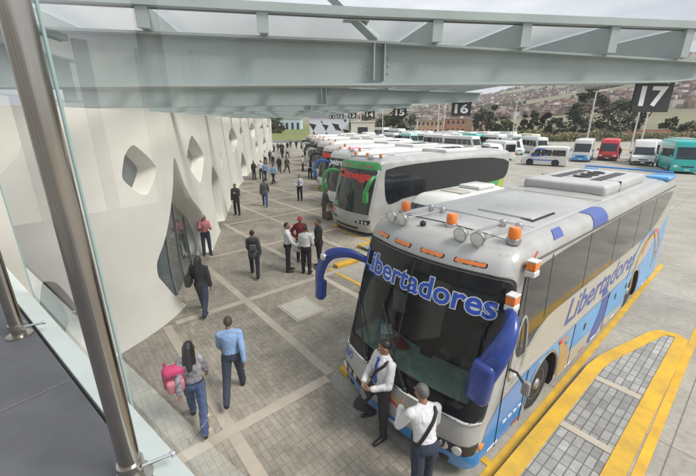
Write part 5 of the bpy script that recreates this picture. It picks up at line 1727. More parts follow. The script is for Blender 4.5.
        # hand: palm, four unequal bent fingers, thumb from the side of the palm
        side_ = hv.cross(Vector((0, 0, 1)) if abs(hv.z) < 0.8 else Vector((0, 1, 0))).normalized()
        nrm = side_.cross(hv).normalized()
        inward = Vector((-s, 0, 0)); inward = (inward - hv * inward.dot(hv))
        curl = inward.normalized() if inward.length > 0.3 else nrm
        acr = hv.cross(curl).normalized()
        pm = wr + hv * 0.030 * k
        Mx = Matrix((acr, hv, curl)).transposed()
        B.ell(pm, (0.024 * k, 0.031 * k, 0.0105 * k), 0, 12, 8, Mx)
        B.cap(wr, pm, 0.0150 * k, 0.0155 * k, 8)
        fr = 0.0056 * k if detail == 2 else 0.008 * k
        for q, (ox, ln) in enumerate(((-0.0165, 0.034), (-0.0055, 0.040), (0.0055, 0.038), (0.0165, 0.029))):
            b0 = pm + acr * ox * k + hv * 0.026 * k
            b1 = b0 + (hv * 0.93 + curl * 0.36).normalized() * ln * 0.55 * k
            b2 = b1 + (hv * 0.6 + curl * 0.8).normalized() * ln * 0.52 * k
            B.cap(b0, b1, fr, fr * 0.95, 8); B.cap(b1, b2, fr * 0.95, fr * 0.8, 8)
        fwdside = acr if acr.dot(fw) > 0 else -acr
        t0 = pm + fwdside * 0.018 * k - hv * 0.010 * k
        t1 = t0 + (fwdside * 0.75 + hv * 0.6 + curl * 0.3).normalized() * 0.022 * k
        t2 = t1 + (fwdside * 0.25 + hv * 0.9 + curl * 0.35).normalized() * 0.020 * k
        B.cap(t0, t1, fr * 1.25, fr * 1.1, 8); B.cap(t1, t2, fr * 1.1, fr * 0.9, 8)
    B.cap(neck, T(0, 0.004, 0.365), 0.032 * k, 0.029 * k)
    for s in (-1, 1): B.cap(T(s * 0.012, -0.010, 0.312), T(s * sw * 0.85, -0.008, 0.272), 0.024 * k, 0.026 * k)
    B.ell(HP(0, -0.004, 0.012), (0.0445 * k, 0.056 * k, 0.052 * k), 0, 18, 12, hz)
    B.ell(HP(0, 0.010, -0.022), (0.035 * k, 0.042 * k, 0.045 * k), 0, 16, 10, hz)
    B.ell(HP(0, 0.030, -0.056), (0.017 * k, 0.018 * k, 0.013 * k), 0, 10, 8, hz)          # chin
    B.cap(HP(0, 0.052, 0.008), HP(0, 0.066, -0.016), 0.006 * k, 0.0095 * k, 8)             # nose
    B.cap(HP(-0.030, 0.047, 0.016), HP(0.030, 0.047, 0.016), 0.0075 * k, 0.0075 * k, 8)    # brow ridge
    B.cap(HP(-0.012, 0.049, -0.034), HP(0.012, 0.049, -0.034), 0.0065 * k, 0.0065 * k, 8)  # lips
    for s in (-1, 1):
        B.ell(HP(s * 0.046, -0.006, -0.004), (0.007 * k, 0.013 * k, 0.018 * k), 0, 8, 6, hz)
        B.ell(HP(s * 0.027, 0.034, -0.016), (0.014 * k, 0.016 * k, 0.014 * k), 0, 8, 6, hz)  # cheek
    link('body', remesh(B, vox, 3), M_skin, o)
    # ---------------- face details
    if detail:
        for s in (-1, 1):
            q = MB(); q.ell(HP(s * 0.0175, 0.0475, 0.002), (0.0075 * k, 0.0055 * k, 0.0045 * k), 0, 10, 6, hz); e = q.build('eye', mat('eye_white', (0.6, 0.58, 0.55), 0.3), o, 180)
            q = MB(); q.ell(HP(s * 0.0175, 0.0515, 0.002), (0.0036 * k, 0.0025 * k, 0.0036 * k), 0, 10, 6, hz); q.build('iris', M_shoe, e, 180)
            q = MB(); q.cap(HP(s * 0.009, 0.0555, 0.0145), HP(s * 0.030, 0.0495, 0.0155), 0.0028 * k, 0.0022 * k, 6); q.build('eyebrow', hair, o, 180)
        q = MB(); q.cap(HP(-0.011, 0.0555, -0.0345), HP(0.011, 0.0555, -0.0345), 0.0028 * k, 0.0028 * k, 6); q.build('mouth', mat('lip_brown', (0.20, 0.08, 0.065), 0.5), o, 180)
    # ---------------- hair
    q = MB(); bm = bmesh.new(); tmp = MB()
    tmp.ell((0, 0, 0), (0.0464 * k, 0.0582 * k, 0.0542 * k), 0, 22, 14)
    tmp2 = tmp.mesh('t', [])
    bm.from_mesh(tmp2); bpy.data.meshes.remove(tmp2)
    nrm = Vector((0, -0.74, 0.67)).normalized()
    bmesh.ops.bisect_plane(bm, geom=bm.verts[:] + bm.edges[:] + bm.faces[:], plane_co=nrm * (0.004 * k), plane_no=nrm, clear_inner=True)
    bmesh.ops.holes_fill(bm, edges=[e for e in bm.edges if e.is_boundary])
    bm.verts.index_update()
    for v in bm.verts:
        d = v.co.normalized()
        v.co += d * 0.0035 * k * noise.noise(v.co * 60)
    q.add([HP(v.co.x / k, v.co.y / k - 0.007, v.co.z / k + 0.014) if False else hc + hz @ (v.co + Vector((0, -0.006 * k, 0.014 * k))) for v in bm.verts], [[v.index for v in f.verts] for f in bm.faces])
    bm.free()
    ho = q.build('hair', hair, o, 180)
    if long_hair:
        q = MB()
        q.cap(HP(0, -0.040, 0.015), HP(0, -0.058, -0.08), 0.040 * k, 0.042 * k); q.cap(HP(0, -0.055, -0.07), T(0, -0.075, 0.20), 0.042 * k, 0.024 * k)
        for s in (-1, 1): q.cap(HP(s * 0.034, -0.012, 0.01), T(s * 0.045, -0.050, 0.255), 0.022 * k, 0.018 * k)
        me = remesh(q, max(vox, 0.014), 3); wrinkle(me, 0.006, 25); link('long_hair', me, hair, o)
    if cap:
        q = MB(); q.lathe([(0.050 * k, 0.0), (0.051 * k, 0.02 * k), (0.040 * k, 0.045 * k), (0.0, 0.054 * k)], 18, 0, hz, HP(0, -0.004, 0.026))
        q.bbox(HP(0, 0.070, 0.028), (0.07 * k, 0.055 * k, 0.006 * k), 0.002, 0, hz); q.build('cap', cap, o, 60)
    # ---------------- clothes
    C = MB(); g = 0.008 if not coat else 0.014
    if coat:
        torso(C, g, -1, 0.32, 1.02)
        C.cap(T(0, 0, -0.05), T(0, 0, 0.0), 0.086 * k, 0.088 * k)
    else:
        torso(C, g, 0.0, 0.32)
    e = 0.006 if not coat else 0.011
    for s in (-1, 1):
        el, wr, hv = ad[s]
        C.cap(T(s * 0.016, -0.010, 0.304), T(s * sw * 0.9, -0.008, 0.270), (0.024 + e) * k, (0.027 + e) * k)
        C.cap(T(s * sw * 0.5, -0.004, 0.272), sh[s], (0.030 + e) * k, (0.032 + e) * k)
        C.cap(sh[s], el, (0.032 + e) * k, (0.027 + e) * k)
        if sleeves == 'long': C.cap(el, el.lerp(wr, 0.92), (0.026 + e) * k, (0.019 + e) * k)
        else: C.cap(el, el.lerp(wr, 0.1), (0.026 + e) * k, (0.026 + e) * k)
    C.lathe([(0.046 * k, -0.020 * k), (0.041 * k, 0.0), (0.039 * k, 0.016 * k), (0.0, 0.016 * k)], 16, 0, None, T(0, -0.002, 0.312))
    me = remesh(C, max(vox, 0.010), 6); wrinkle(me, 0.010, 10, x * 3); link('jacket' if coat else 'shirt', me, top, o)
    P = MB()
    torso(P, 0.014, -0.05, 0.055)
    for s in (-1, 1):
        hip, kn, an, d2, a2 = jn[s]
        P.cap(hip, kn, 0.057 * k, 0.043 * k); P.cap(kn, an - d2 * 0.018 * k + d2 * 0.020 * k, 0.043 * k, 0.034 * k)
    me = remesh(P, max(vox, 0.010), 3); wrinkle(me, 0.009, 9, x * 5 + 1); link('trousers', me, bottom, o)
    if detail:
        q = MB(); 
        q.lathe([(0.0985 * k, -0.011 * k), (0.100 * k, 0), (0.0985 * k, 0.011 * k)], 24, 0, Matrix.Diagonal((1, 0.76, 1)), T(0, 0.001, 0.038)) if not coat else None
        if not coat: q.build('belt', M_shoe, o, 60)
    for s in (-1, 1):
        hip, kn, an, d2, a2 = jn[s]
        ft = Vector((s * 0.12, 1, 0)).normalized()
        tip = math.sin(R(max(-35, min(20, -a2 * 0.7 if an.z > 0.06 * k else 0))))
        q = MB()
        a0 = an + Vector((0, -0.016 * k, -0.019 * k)); a1 = an + ft * 0.103 * k + Vector((0, 0, -0.028 * k + tip * 0.05 * k))
        q.cap(a0, a1, 0.0275 * k, 0.0215 * k, 12); q.cap(a0, a0.lerp(a1, 0.45), 0.0275 * k, 0.0265 * k, 12)
        for i, v in enumerate(q.v):
            v = Vector(v); base = an.z - 0.041 * k
            q.v[i] = (v.x, v.y, max(v.z, base + (v.y - an.y) * tip * 0.3))
        q.build('shoe', M_shoe, o, 180)
    if tie:
        q = MB(); n = 8; vs = []; fs = []
        zs = np.linspace(0.296, 0.075, n)
        for i, zz in enumerate(zs):
            w_ = 0.010 + 0.013 * (i / (n - 1))
            ry = np.interp(zz, [0.0, 0.05, 0.10, 0.16, 0.22, 0.265, 0.295], [0.064, 0.058, 0.054, 0.060, 0.064, 0.056, 0.043]) * 1.06 + g + 0.005
            vs += [T(-w_, ry, zz), T(w_, ry, zz), T(w_, ry + 0.006, zz), T(-w_, ry + 0.006, zz)]
        for i in range(n - 1):
            for j in range(4): fs.append((i * 4 + j, i * 4 + (j + 1) % 4, i * 4 + 4 + (j + 1) % 4, i * 4 + 4 + j))
        vs.append(T(0, 0.075, 0.055)); fs += [((n - 1) * 4 + j, (n - 1) * 4 + (j + 1) % 4, len(vs) - 1) for j in range(4)]
        q.add(vs, fs); q.bbox(T(0, 0.064, 0.296), (0.03 * k, 0.018 * k, 0.028 * k), 0.005 * k); q.build('tie', tie, o, 60)
    if strap:
        q = MB(); pts = []
        for i in range(29):
            t = 2 * PI * i / 28
            zz = 0.17 + 0.125 * math.cos(t)
            rx = np.interp(zz, [0.0, 0.05, 0.10, 0.16, 0.22, 0.265, 0.295], [0.088, 0.08, 0.074, 0.082, 0.094, 0.096, 0.070]) + g + 0.004
            ry = np.interp(zz, [0.0, 0.05, 0.10, 0.16, 0.22, 0.265, 0.295], [0.064, 0.058, 0.054, 0.060, 0.064, 0.056, 0.043]) * 1.06 + g + 0.006
            u = -strap * math.cos(t)
            xx = rx * 0.86 * u
            yy = ry * math.sqrt(max(0.0, 1 - (0.86 * u) ** 2)) * (1 if math.sin(t) >= 0 else -1)
            if abs(math.sin(t)) < 0.2: yy *= abs(math.sin(t)) / 0.2
            pts.append(T(xx, yy, zz))
        q.tube(pts, 0.013 * k, 8, 0, None, False); q.build('bag_strap', M_strap, o, 60)
    return o, T, ad, HP

def mv(o): return o
# two men at the nearest bus
front_az = math.degrees(BA) + 180
person('man in white shirt and blue tie leaning on the bus front, one foot raised', 0.50, 4.46, front_az + 8, 1.76, legs=((2, 4), (48, 92, 6)), arms=('lap', 'lap'), top=M_shirtw, bottom=M_trb, detail=2, tie=M_tie, strap=1, lean=-7, head=(38, 18), sleeves='long')
person('grey haired man in white shirt leaning on the bus front, hand held to his mouth', 0.98, 3.42, front_az + 115, 1.76, legs=((-8, 8), (10, 4)), arms=('elbow', 'mouth'), top=M_shirtw, bottom=M_trn, hair=M_hairg, detail=2, lean=14, head=(-8, 12), strap=-1, sleeves='long')
# couple walking away
person('woman with long dark hair and blue jeans walking with a pink backpack', -2.50, 4.66, -18, 1.64, 'walk', ('back', 'fwd'), mat('patterned_blouse', (0.42, 0.41, 0.44), 0.9, col2=(0.07, 0.07, 0.10), scale=16), M_jean, long_hair=True, detail=1, female=True, lean=4)
person('man in light blue shirt walking beside the woman with the pink backpack', -2.10, 5.35, -14, 1.66, 'walk2', ('fwd', 'back'), M_shirtb, M_trn, hair=mat('hair_short_brown', (0.05, 0.035, 0.025), 0.6), detail=1, lean=4)
person('woman in black padded jacket and dark jeans by the wall, walking away', -3.85, 8.35, -5, 1.68, 'walk', ('fwd', 'hang'), M_jkb, M_jeand, long_hair=True, coat=True, detail=1, female=True, scale_w=1.1)
person('girl in pink jumper leaning against the cream wall looking at her phone', -5.45, 12.75, 150, 1.62, 'stand', ('phone', 'phone'), M_pinkt, M_jeand, long_hair=True, detail=1, female=True)
person('woman in dark grey jacket walking away with a small backpack', -3.09, 10.75, -10, 1.66, 'walk', ('fwd', 'hang'), M_jkg, M_trb, hair=M_hair, coat=True, detail=1, female=True)
# group of four
person('man in white shirt with black trousers seen from the side, left of the standing group', -2.04, 11.15, 75, 1.75, 'stand', ('hang', 'fwd'), M_shirtw, M_trb, detail=1)
person('man in red check jacket and red cap facing the camera in the standing group', -1.72, 12.1, 170, 1.70, 'stand', ('hang', 'hip'), M_jkr, M_jeand, coat=True, cap=M_capr, detail=1)
person('man in white shirt seen from behind in the standing group', -1.40, 10.95, 10, 1.70, 'stand', ('fold', 'fold'), M_shirtw, M_trb, detail=1)
person('man in dark suit jacket facing left in the standing group', -1.02, 11.55, -110, 1.76, 'stand', ('fwd', 'hang'), M_jkb, M_trb, coat=True, detail=1)
person('person in grey jacket and red cap bending over a bag beside the green fronted bus', -1.28, 18.3, 60, 1.66, 'stand', ('fwd', 'fwd'), M_jkg, M_jkbr, cap=M_capr, coat=True, detail=1, lean=12)
person('man in black suit standing alone near the cream wall', -6.2, 19.1, 185, 1.76, 'stand', ('phone', 'hang'), M_jkb, M_trb, coat=True, detail=1, head=(0, 20))
person('man in dark jacket and jeans walking away down the middle of the sidewalk', -5.1, 21.2, -8, 1.76, 'walk', ('hang', 'fwd'), M_jkg, M_jean, coat=True, detail=1)
person('driver in white shirt and tie standing by the yellow kerbs, hands folded', -3.2, 23.0, 190, 1.74, 'stand', ('lap', 'lap'), M_shirtw, M_trb, tie=M_tie, detail=1)
person('man in dark vest standing against the far cream wall', -8.6, 32.3, 120, 1.74, 'stand', ('fold', 'hang'), M_jkb, M_trn, coat=True)
person('man in white shirt next to the one in the dark vest', -8.05, 32.8, 140, 1.74, 'stand', ('hang', 'hang'), M_shirtw, M_trn)
person('man in light blue shirt partly hidden behind the man in dark jacket', -7.4, 31.5, 20, 1.74, 'walk', ('hang', 'fwd'), M_shirtb, M_trn)
person('man in light blue shirt and dark trousers striding away', -6.36, 29.9, 20, 1.76, 'stride', ('back', 'fwd'), M_shirtb, M_trb)
person('man in black jacket walking towards the camera in the distance', -7.2, 37.2, 175, 1.74, 'walk', ('hang', 'fwd'), M_jkb, M_trb, coat=True)
person('man in brown jacket walking beside the black jacket in the distance', -6.34, 36.9, 20, 1.74, 'walk2', ('hang', 'fwd'), M_jkbr, M_trb, coat=True)
person('man in white shirt leaning at the nose of a far white bus', -4.9, 38.5, 90, 1.74, 'stand', ('fwd', 'hang'), M_shirtw, M_trb)
person('person in white shirt behind the blue mirror arm', -3.55, 33.0, 180, 1.72, 'stand', ('hang', 'hang'), M_shirtw, M_trn)
person('man in white shirt farther down the wall, leftmost of three', -10.4, 44.8, 150, 1.74, 'stand', ('hang', 'hang'), M_shirtw, M_trb)
person('man in grey jacket farther down the wall, middle of three', -10.1, 46.6, 180, 1.76, 'stand', ('fold', 'hang'), M_jkg, M_trb, coat=True)
person('man in white shirt farther down the wall, rightmost of three', -9.5, 45.4, 200, 1.74, 'stand', ('hang', 'hang'), M_shirtw, M_trn)
person('person in dark clothes far away behind the brown jacket', -9.9, 54.0, 180, 1.74, 'walk', ('hang', 'fwd'), M_jkb, M_trb, coat=True)
person('person in white top far away beside the one in dark clothes', -9.2, 54.5, 20, 1.72, 'walk2', ('hang', 'fwd'), M_shirtw, M_trb)
crowd = [(-13.6, 64, M_jkb), (-12.9, 62.5, M_jkg), (-12.2, 65.5, M_trn), (-11.6, 64, M_jkb), (-13.2, 68, M_jkbr), (-11.9, 71, M_jkb), (-12.4, 78, M_jkg), (-11.0, 77, M_jkb)]
for i, (x, y, m) in enumerate(crowd):
    person('tiny dark clothed person in the crowd at the far end of the sidewalk', x, y, 180 if i % 2 else 10, 1.74, 'walk' if i % 3 else 'stand', ('hang', 'hang'), m, M_trb, coat=True, group='far crowd at the end of the sidewalk')
person('person in dark clothes standing between the red and the white minibus', 40.0, 53.0, 200, 1.8, 'stand', ('hang', 'hang'), M_jkb, M_trn, coat=True)
# drivers seen through the windscreen are left as seats only

# ---------------------------------------------------------------- bags
M_bp = mat('backpack_pink', (0.50, 0.03, 0.13), 0.6, var=0.15, scale=8)
M_bp2 = mat('backpack_pale_pink', (0.62, 0.20, 0.24), 0.6, var=0.1, scale=8)
def backpack(label, loc, rz, m, m2, s=1.0, tilt=10):
    o = thing('backpack', label, 'backpack', loc, rz)
    Mt = Matrix.Rotation(R(tilt), 3, 'X')
    q = MB(); q.bbox((0, 0, 0), (0.33 * s, 0.20 * s, 0.46 * s), 0.085 * s, 0, Mt, 5); b = q.build('bag', m, o, 180); wr = b.data; wrinkle(wr, 0.006, 9)
    q = MB(); q.bbox(Mt @ Vector((0, -0.115 * s, -0.08 * s)), (0.26 * s, 0.11 * s, 0.25 * s), 0.05 * s, 0, Mt, 4); q.build('front_pocket', m2, o, 180)
    for sg in (-1, 1):
        q = MB(); q.tube([Mt @ Vector((sg * 0.10 * s, 0.09 * s, 0.20 * s)), Mt @ Vector((sg * 0.11 * s, 0.15 * s, 0.19 * s)), Mt @ Vector((sg * 0.12 * s, 0.18 * s, 0.02 * s)), Mt @ Vector((sg * 0.12 * s, 0.12 * s, -0.2 * s))], 0.022 * s, 8); q.build('shoulder_strap', m, o, 60)
    q = MB(); q.tube([Mt @ Vector((-0.12 * s, -0.10 * s, 0.10 * s)), Mt @ Vector((0, -0.112 * s, 0.13 * s)), Mt @ Vector((0.12 * s, -0.10 * s, 0.10 * s))], 0.008, 6); q.build('zip', M_strap, o)
    return o
backpack('bright pink backpack carried by the woman in blue jeans', (-2.74, 4.58, 1.02), R(30), M_bp, M_bp2, 1.0, 14)
backpack('small black backpack on the woman in the dark grey jacket', (-3.04, 10.56, 1.17), -R(-10), M_jkb, M_jkg, 0.85, 4)
q = thing('handbag', 'black shoulder bag on the woman in the black padded jacket', 'bag', (-4.12, 8.27, 0.98), R(10))
m = MB(); m.bbox((0, 0, 0), (0.16, 0.34, 0.30), 0.06, 0, None, 4); m.build('bag', M_jkb, q, 180)
m = MB(); m.tube([(0.0, -0.14, 0.12), (0.10, -0.08, 0.42), (0.10, 0.06, 0.42), (0.0, 0.14, 0.12)], 0.014, 8); m.build('strap', M_strap, q)
q = thing('luggage_bag', 'brown bag on the ground beside the bending person in grey', 'bag', (-0.95, 18.1, 0), R(30))
m = MB(); m.bbox((0, 0, 0.24), (0.55, 0.3, 0.46), 0.09, 0, None, 4); m.build('bag', M_jkbr, q, 180)
m = MB(); m.tube([(-0.12, 0, 0.45), (-0.08, 0, 0.55), (0.08, 0, 0.55), (0.12, 0, 0.45)], 0.015, 6); m.build('handle', M_strap, q)
q = thing('plastic_bag', 'pale carrier bag held by the man in the red check jacket', 'bag', (-1.85, 11.85, 0.62), 0)
m = MB(); m.bbox((0, 0, 0), (0.24, 0.12, 0.34), 0.05, 0, None, 4); m.tube([(-.06, 0, 0.15), (0, 0, 0.27), (.06, 0, 0.15)], 0.012, 6); m.build('bag', mat('carrier_bag', (0.5, 0.52, 0.54), 0.5, var=0.1), q, 180)
q = thing('mobile_phone', 'dark phone in the hands of the man leaning on the bus', 'phone', (0.22, 4.21, 1.02), R(40))
m = MB(); m.bbox((0, 0, 0), (0.075, 0.012, 0.15), 0.005, 0, Matrix.Rotation(R(-40), 3, 'X')); m.build('case', M_black, q)
# ================================================================ trees, poles and buildings beyond the lot
def leaf_mat(name, a, b):
    return mat(name, a, 0.8, col2=b, scale=0.8, detail=3)
M_lf1 = leaf_mat('eucalyptus_leaf', (0.07, 0.09, 0.045), (0.03, 0.045, 0.024))
M_lf2 = leaf_mat('broad_leaf', (0.075, 0.10, 0.035), (0.03, 0.045, 0.018))
M_lf3 = leaf_mat('dry_brush_leaf', (0.25, 0.19, 0.085), (0.11, 0.10, 0.04))
M_bark = mat('bark', (0.13, 0.10, 0.075), 0.9, var=0.3, scale=3)
def tree(name, label, x, y, h, rad, m, n=900, seed=0, base=0.0, lean=0.0, leaf=0.55, low=0.12, cat='tree', group='trees beyond the lot'):
    rn = random.Random(seed)
    o = thing(name, label, cat, (x, y, base), rn.uniform(0, 6), group)
    t = MB()
    top = Vector((lean * h, 0, h * 0.93))
    t.tube([(0, 0, -0.3), (lean * h * 0.3 + 0.1, 0.05, h * 0.35), top], [0.022 * h + 0.05, 0.015 * h + .03, 0.03], 8)
    clumps = []
    for i in range(int(8 + h)):
        z = h * (low + (0.97 - low) * rn.random())
        a = rn.uniform(0, 2 * PI)
        u = (z / h - low) / (1 - low)
        wdt = rad * (0.45 + 0.9 * math.sin(PI * min(1, max(0.08, u * 0.85 + 0.08)))) * rn.uniform(0.35, 0.95)
        c = Vector((lean * z + wdt * math.cos(a), wdt * math.sin(a), z))
        clumps.append((c, rn.uniform(0.28, 0.55) * rad))
        t.tube([(lean * z * 0.8, 0, z * 0.82), c], [0.05 + 0.006 * h, 0.02], 5)
    clumps.append((top, rad * 0.35))
    t.build('trunk', M_bark, o, 60)
    cr = MB()
    for i in range(n):
        c, r = rn.choice(clumps)
        d = Vector((rn.gauss(0, 1), rn.gauss(0, 1), rn.gauss(0, 0.9))).normalized() * r * (rn.random() ** 0.45)
        p = c + d
        ax = Vector((rn.gauss(0, 1), rn.gauss(0, 1), rn.gauss(0, 1))).normalized()
        b2 = ax.orthogonal().normalized()
        s = leaf * rn.uniform(0.5, 1.2)
        e1 = ax * s; e2 = b2 * s * 0.6
        cr.add([p - e1, p + e2, p + e1, p - e2], [(0, 1, 2, 3)])
    cr.build('crown', m, o)
    return o
def at(px, Y): return (px - 348) / 372.5 * Y     # across position of a far thing seen at photo column px, Y metres out
def htop(py, Y): return H + (125 - py) / 372.5 * Y
TR = [  # column, distance, top row, crown radius, words
 (590, 118, 92, 4.6, 'tall dark eucalyptus behind the red minibus', M_lf1, 1900),
 (577, 122, 104, 3.6, 'dark eucalyptus just left of the tallest one', M_lf1, 1200),
 (622, 125, 102, 3.6, 'dark eucalyptus left of the sign 17 poles', M_lf1, 1700),
 (637, 128, 106, 3.2, 'dark eucalyptus right behind the sign 17 poles', M_lf1, 1300),
 (558, 130, 119, 2.4, 'low bushy tree left of the tall eucalyptus pair', M_lf1, 800),
 (548, 133, 114, 2.2, 'slim tree left of the low bushy tree', M_lf1, 600),
 (536, 135, 112, 1.8, 'thin upright tree above the white van roofs', M_lf1, 500),
 (527, 136, 115, 1.8, 'second thin upright tree above the white van roofs', M_lf1, 500),
 (494, 130, 106, 2.6, 'dark slim tree left of the distant white pole', M_lf1, 700),
 (484, 132, 110, 2.6, 'dark slim tree beside the brick houses', M_lf1, 700),
 (402, 138, 112, 4.4, 'dense dark tree under sign 15', M_lf2, 1500),
 (389, 142, 117, 3.2, 'smaller dark tree left of the one under sign 15', M_lf2, 800),
 (674, 128, 119, 2.2, 'leaning bushy tree right of sign 17', M_lf2, 700),
 (692, 124, 123, 2.4, 'low bushy tree at the right edge', M_lf2, 700),
 (510, 134, 122, 3.2, 'round low tree beside the white pole', M_lf2, 600),
 (240, 150, 117, 5.0, 'dark tree past the end of the cream wall', M_lf2, 900),
 (362, 170, 117, 5.0, 'tree line clump under sign 13', M_lf2, 900),
 (340, 175, 117, 5.5, 'tree line clump under sign 12', M_lf2, 900),
 (275, 165, 118, 4.5, 'dark tree above the crowd end of the wall', M_lf2, 800),
]
for i, (px, Y, ty, rad, wds, m, n) in enumerate(TR):
    hgt = htop(ty, Y)
    tree('tree', wds, at(px, Y), Y, hgt, rad, m, n, 30 + i, 0, 0.03 if i % 2 else -0.02, 0.55, 0.12 if m is M_lf1 else 0.2)
# brush along the edge of the lot
rn = random.Random(11)
br = MB()
for i in range(9000):
    px = rn.uniform(395, 720); Y = 108 + rn.uniform(0, 9) + (px < 500) * 20
    x = at(px, Y)
    hh = 4.2 * (0.6 + 0.5 * noise.noise(Vector((x * 0.15, 0, 2)))) * (0.4 if px < 500 else 1)
    z = max(0.05, hh * rn.random() ** 0.7)
    ax = Vector((rn.gauss(0, 1), rn.gauss(0, 1), rn.gauss(0, 1))).normalized(); b2 = ax.orthogonal().normalized()
    s = rn.uniform(0.25, 0.6); p = Vector((x, Y, z))
    br.add([p - ax * s, p + b2 * s * .6, p + ax * s, p - b2 * s * .6], [(0, 1, 2, 3)], 0 if noise.noise(Vector((x * 0.25, Y * .3, 5))) > -0.05 else 1)
tag(br.build('roadside_brush', [M_lf3, M_lf2]), 'dry brown and green brush along the far edge of the lot', 'brush', kind='stuff')
# brick boundary wall, yellow kerb edge behind the minibuses
M_brick = mat('terracotta_brick', (0.33, 0.17, 0.11), 0.9, var=0.25, scale=0.9)
M_brick2 = mat('pale_brick', (0.42, 0.28, 0.19), 0.9, var=0.2, scale=0.9)
q = MB(); q.box((at(690, 126), 126, 1.6), (50, 0.3, 3.2)); q.box((at(690, 126), 126, 3.26), (50.3, 0.42, 0.12))
tag(q.build('boundary_wall', M_brick), 'long terracotta brick boundary wall behind the brush', 'wall')
q = MB(); q.bbox((at(632, 70), 72, 0.09), (26, 0.3, 0.18), 0.03)
tag(q.build('lot_edge_kerb', M_yel), 'yellow kerb behind the red and white minibuses', 'kerb')
# poles
M_pole = mat('pale_concrete_pole', (0.55, 0.54, 0.52), 0.7)
PO = [(593, 97, 60, 94, 'white lamp pole in front of the tall eucalyptus'), (516, 107, 90, 102, 'thin white pole right of the round low tree'), (439, 108, 85, 96, 'left one of two white poles left of sign 16'),
      (445, 108, 83, 99, 'right one of two white poles left of sign 16'), (640, 100, 60, 95, 'left one of the pair of white poles under sign 17'), (649, 100, 61, 95, 'right one of the pair of white poles under sign 17'),
      (383, 119, 100, 110, 'white pole under sign 14'), (361, 119, 105, 112, 'thin white pole between signs 13 and 14')]
for px, _, Y, ty, wds in PO:
    hgt = max(4, htop(ty, Y)); x = at(px, Y)
    o = thing('pole', wds, 'pole', (x, Y, 0), 0, 'white poles in the lot')
    r = 0.10 if Y > 50 else 0.12
    m = MB(); m.tube([(0, 0, 0), (0, 0, hgt)], [r * 1.3, r * 0.9], 10); m.build('shaft', M_pole, o, 60)
    m = MB(); m.box((0, 0, 0.06), (0.5, 0.5, 0.12)); m.build('base', M_pole, o)
    if Y > 50:
        m = MB(); m.tube([(0, 0, hgt - 0.05), (0.5, 0, hgt + 0.15), (1.3, 0, hgt + 0.2)], 0.06, 6); m.bbox((1.45, 0, hgt + 0.2), (0.7, 0.22, 0.12), 0.04); m.build('lamp_head', M_pole, o)
# buildings
M_bwin = mat('dark_opening', (0.02, 0.02, 0.022), 0.5)
def house(label, px0, px1, Y, ty, m, roof=None, nwin=4, flo=2, dep=9, base=0.0, name='brick_house'):
    x0, x1 = at(px0, Y), at(px1, Y); hgt = htop(ty, Y) - base
    o = thing(name, label, 'building', ((x0 + x1) / 2, Y, base), 0)
    w = x1 - x0
    q = MB(); q.box((0, dep / 2, hgt / 2), (w, dep, hgt)); q.build('wall', m, o)
    q = MB(); q.box((0, dep / 2, hgt + 0.12), (w + 0.5, dep + 0.5, 0.24)); q.build('roof', roof or M_beamd, o)
    fh = hgt / flo
    for f in range(flo):
        for k in range(nwin):
            q = MB(); xx = -w / 2 + w * (k + 0.5) / nwin
            q.box((xx, -0.02, fh * (f + 0.52)), (w / nwin * 0.42, 0.1, fh * 0.45)); wn = q.build('window', M_bwin, o)
            q = MB(); q.box((xx, -0.06, fh * (f + 0.52) - fh * 0.245), (w / nwin * 0.5, 0.16, fh * 0.05)); q.build('sill', M_pole, wn)
    return o
house('terracotta brick house left of the tree under sign 15', 369, 385, 150, 121, M_brick, M_brick2, 4, 1)
house('long unfinished brick house with dark openings above the far row of buses', 418, 444, 185, 120.5, M_brick2, None, 6, 2)
house('paler brick house right of the long unfinished one', 447, 472, 190, 119, M_brick, None, 5, 2)
house('pale plastered house between the dark tree and the brick houses', 408, 419, 165, 120, mat('pale_plaster', (0.5, 0.46, 0.40), 0.9, var=0.1), None, 2, 2)
house('small brick house at the foot of the hill near the slim trees', 474, 492, 165, 120, M_brick2, None, 3, 1)
house('terracotta house past the grass bank behind the end wall', 262, 276, 190, 120, M_brick, M_white, 3, 1)
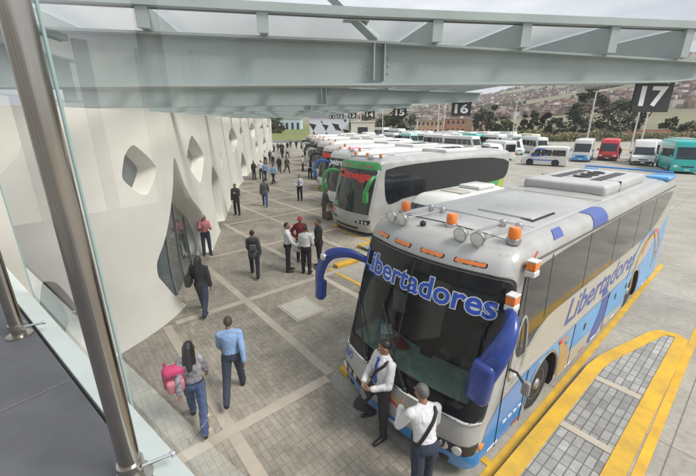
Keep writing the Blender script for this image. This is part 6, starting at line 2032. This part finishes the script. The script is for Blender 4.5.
house('white and blue sheds past the grass bank', 278, 300, 190, 119, mat('shed_pale_blue', (0.45, 0.55, 0.62), 0.6, var=0.2), None, 4, 1)
# patterned white terminal block at the far end of the row of bays
Yb = 106
x0, x1 = at(309, Yb), at(349, Yb); hb = htop(117.5, Yb)
o = thing('patterned_building', 'white block with black triangle shaped openings at the far end of the bays', 'building', ((x0 + x1) / 2, Yb, 0), 0)
w = x1 - x0
q = MB(); q.box((0, 5, hb / 2), (w, 10, hb)); q.build('wall', mat('cool_white_panel', (0.55, 0.57, 0.60), 0.6, var=0.05), o)
q = MB(); q.box((0, 5, hb + 0.25), (w + 0.6, 10.6, 0.5)); q.build('roof', mat('roof_edge_grey', (0.25, 0.26, 0.28), 0.6), o)
for k, (tx, tz, s, fl) in enumerate([(-0.42, 0.62, 1.1, 1), (-0.30, 0.36, 1.3, -1), (-0.10, 0.60, 1.0, 1), (0.02, 0.34, 1.2, -1), (0.16, 0.62, 1.1, 1), (0.30, 0.62, 1.1, -1), (0.42, 0.40, 1.0, 1), (0.40, 0.85, 0.5, 1), (-0.16, 0.84, 0.5, -1)]):
    q = MB(); cx, cz = tx * w, tz * hb
    q.add([(cx - s, -0.03, cz + fl * s * 0.9), (cx + s * fl, -0.03, cz + s * 0.5), (cx + s * 0.2, -0.03, cz - s)], [(0, 2, 1)]); q.build('window', M_bwin, o)
house('plain cream hut right of the patterned white block', 351, 375, 104, 122, mat('cream_hut', (0.56, 0.54, 0.46), 0.8, var=0.05), M_white, 1, 1, 6, 0, 'hut')
# haze over the valley
hz = MB(); hz.box((0, 0, 374.35), (12600, 12600, 751.3))
mh = bpy.data.materials.new('haze'); mh.use_nodes = True
t = mh.node_tree; t.nodes.clear()
oo = t.nodes.new('ShaderNodeOutputMaterial'); pv = t.nodes.new('ShaderNodeVolumePrincipled')
pv.inputs['Color'].default_value = (0.86, 0.90, 0.97, 1); pv.inputs['Density'].default_value = 0.0002
t.links.new(pv.outputs[0], oo.inputs['Volume'])
tag(hz.build('haze', mh), kind='stuff')
bpy.data.scenes.remove(TMP)
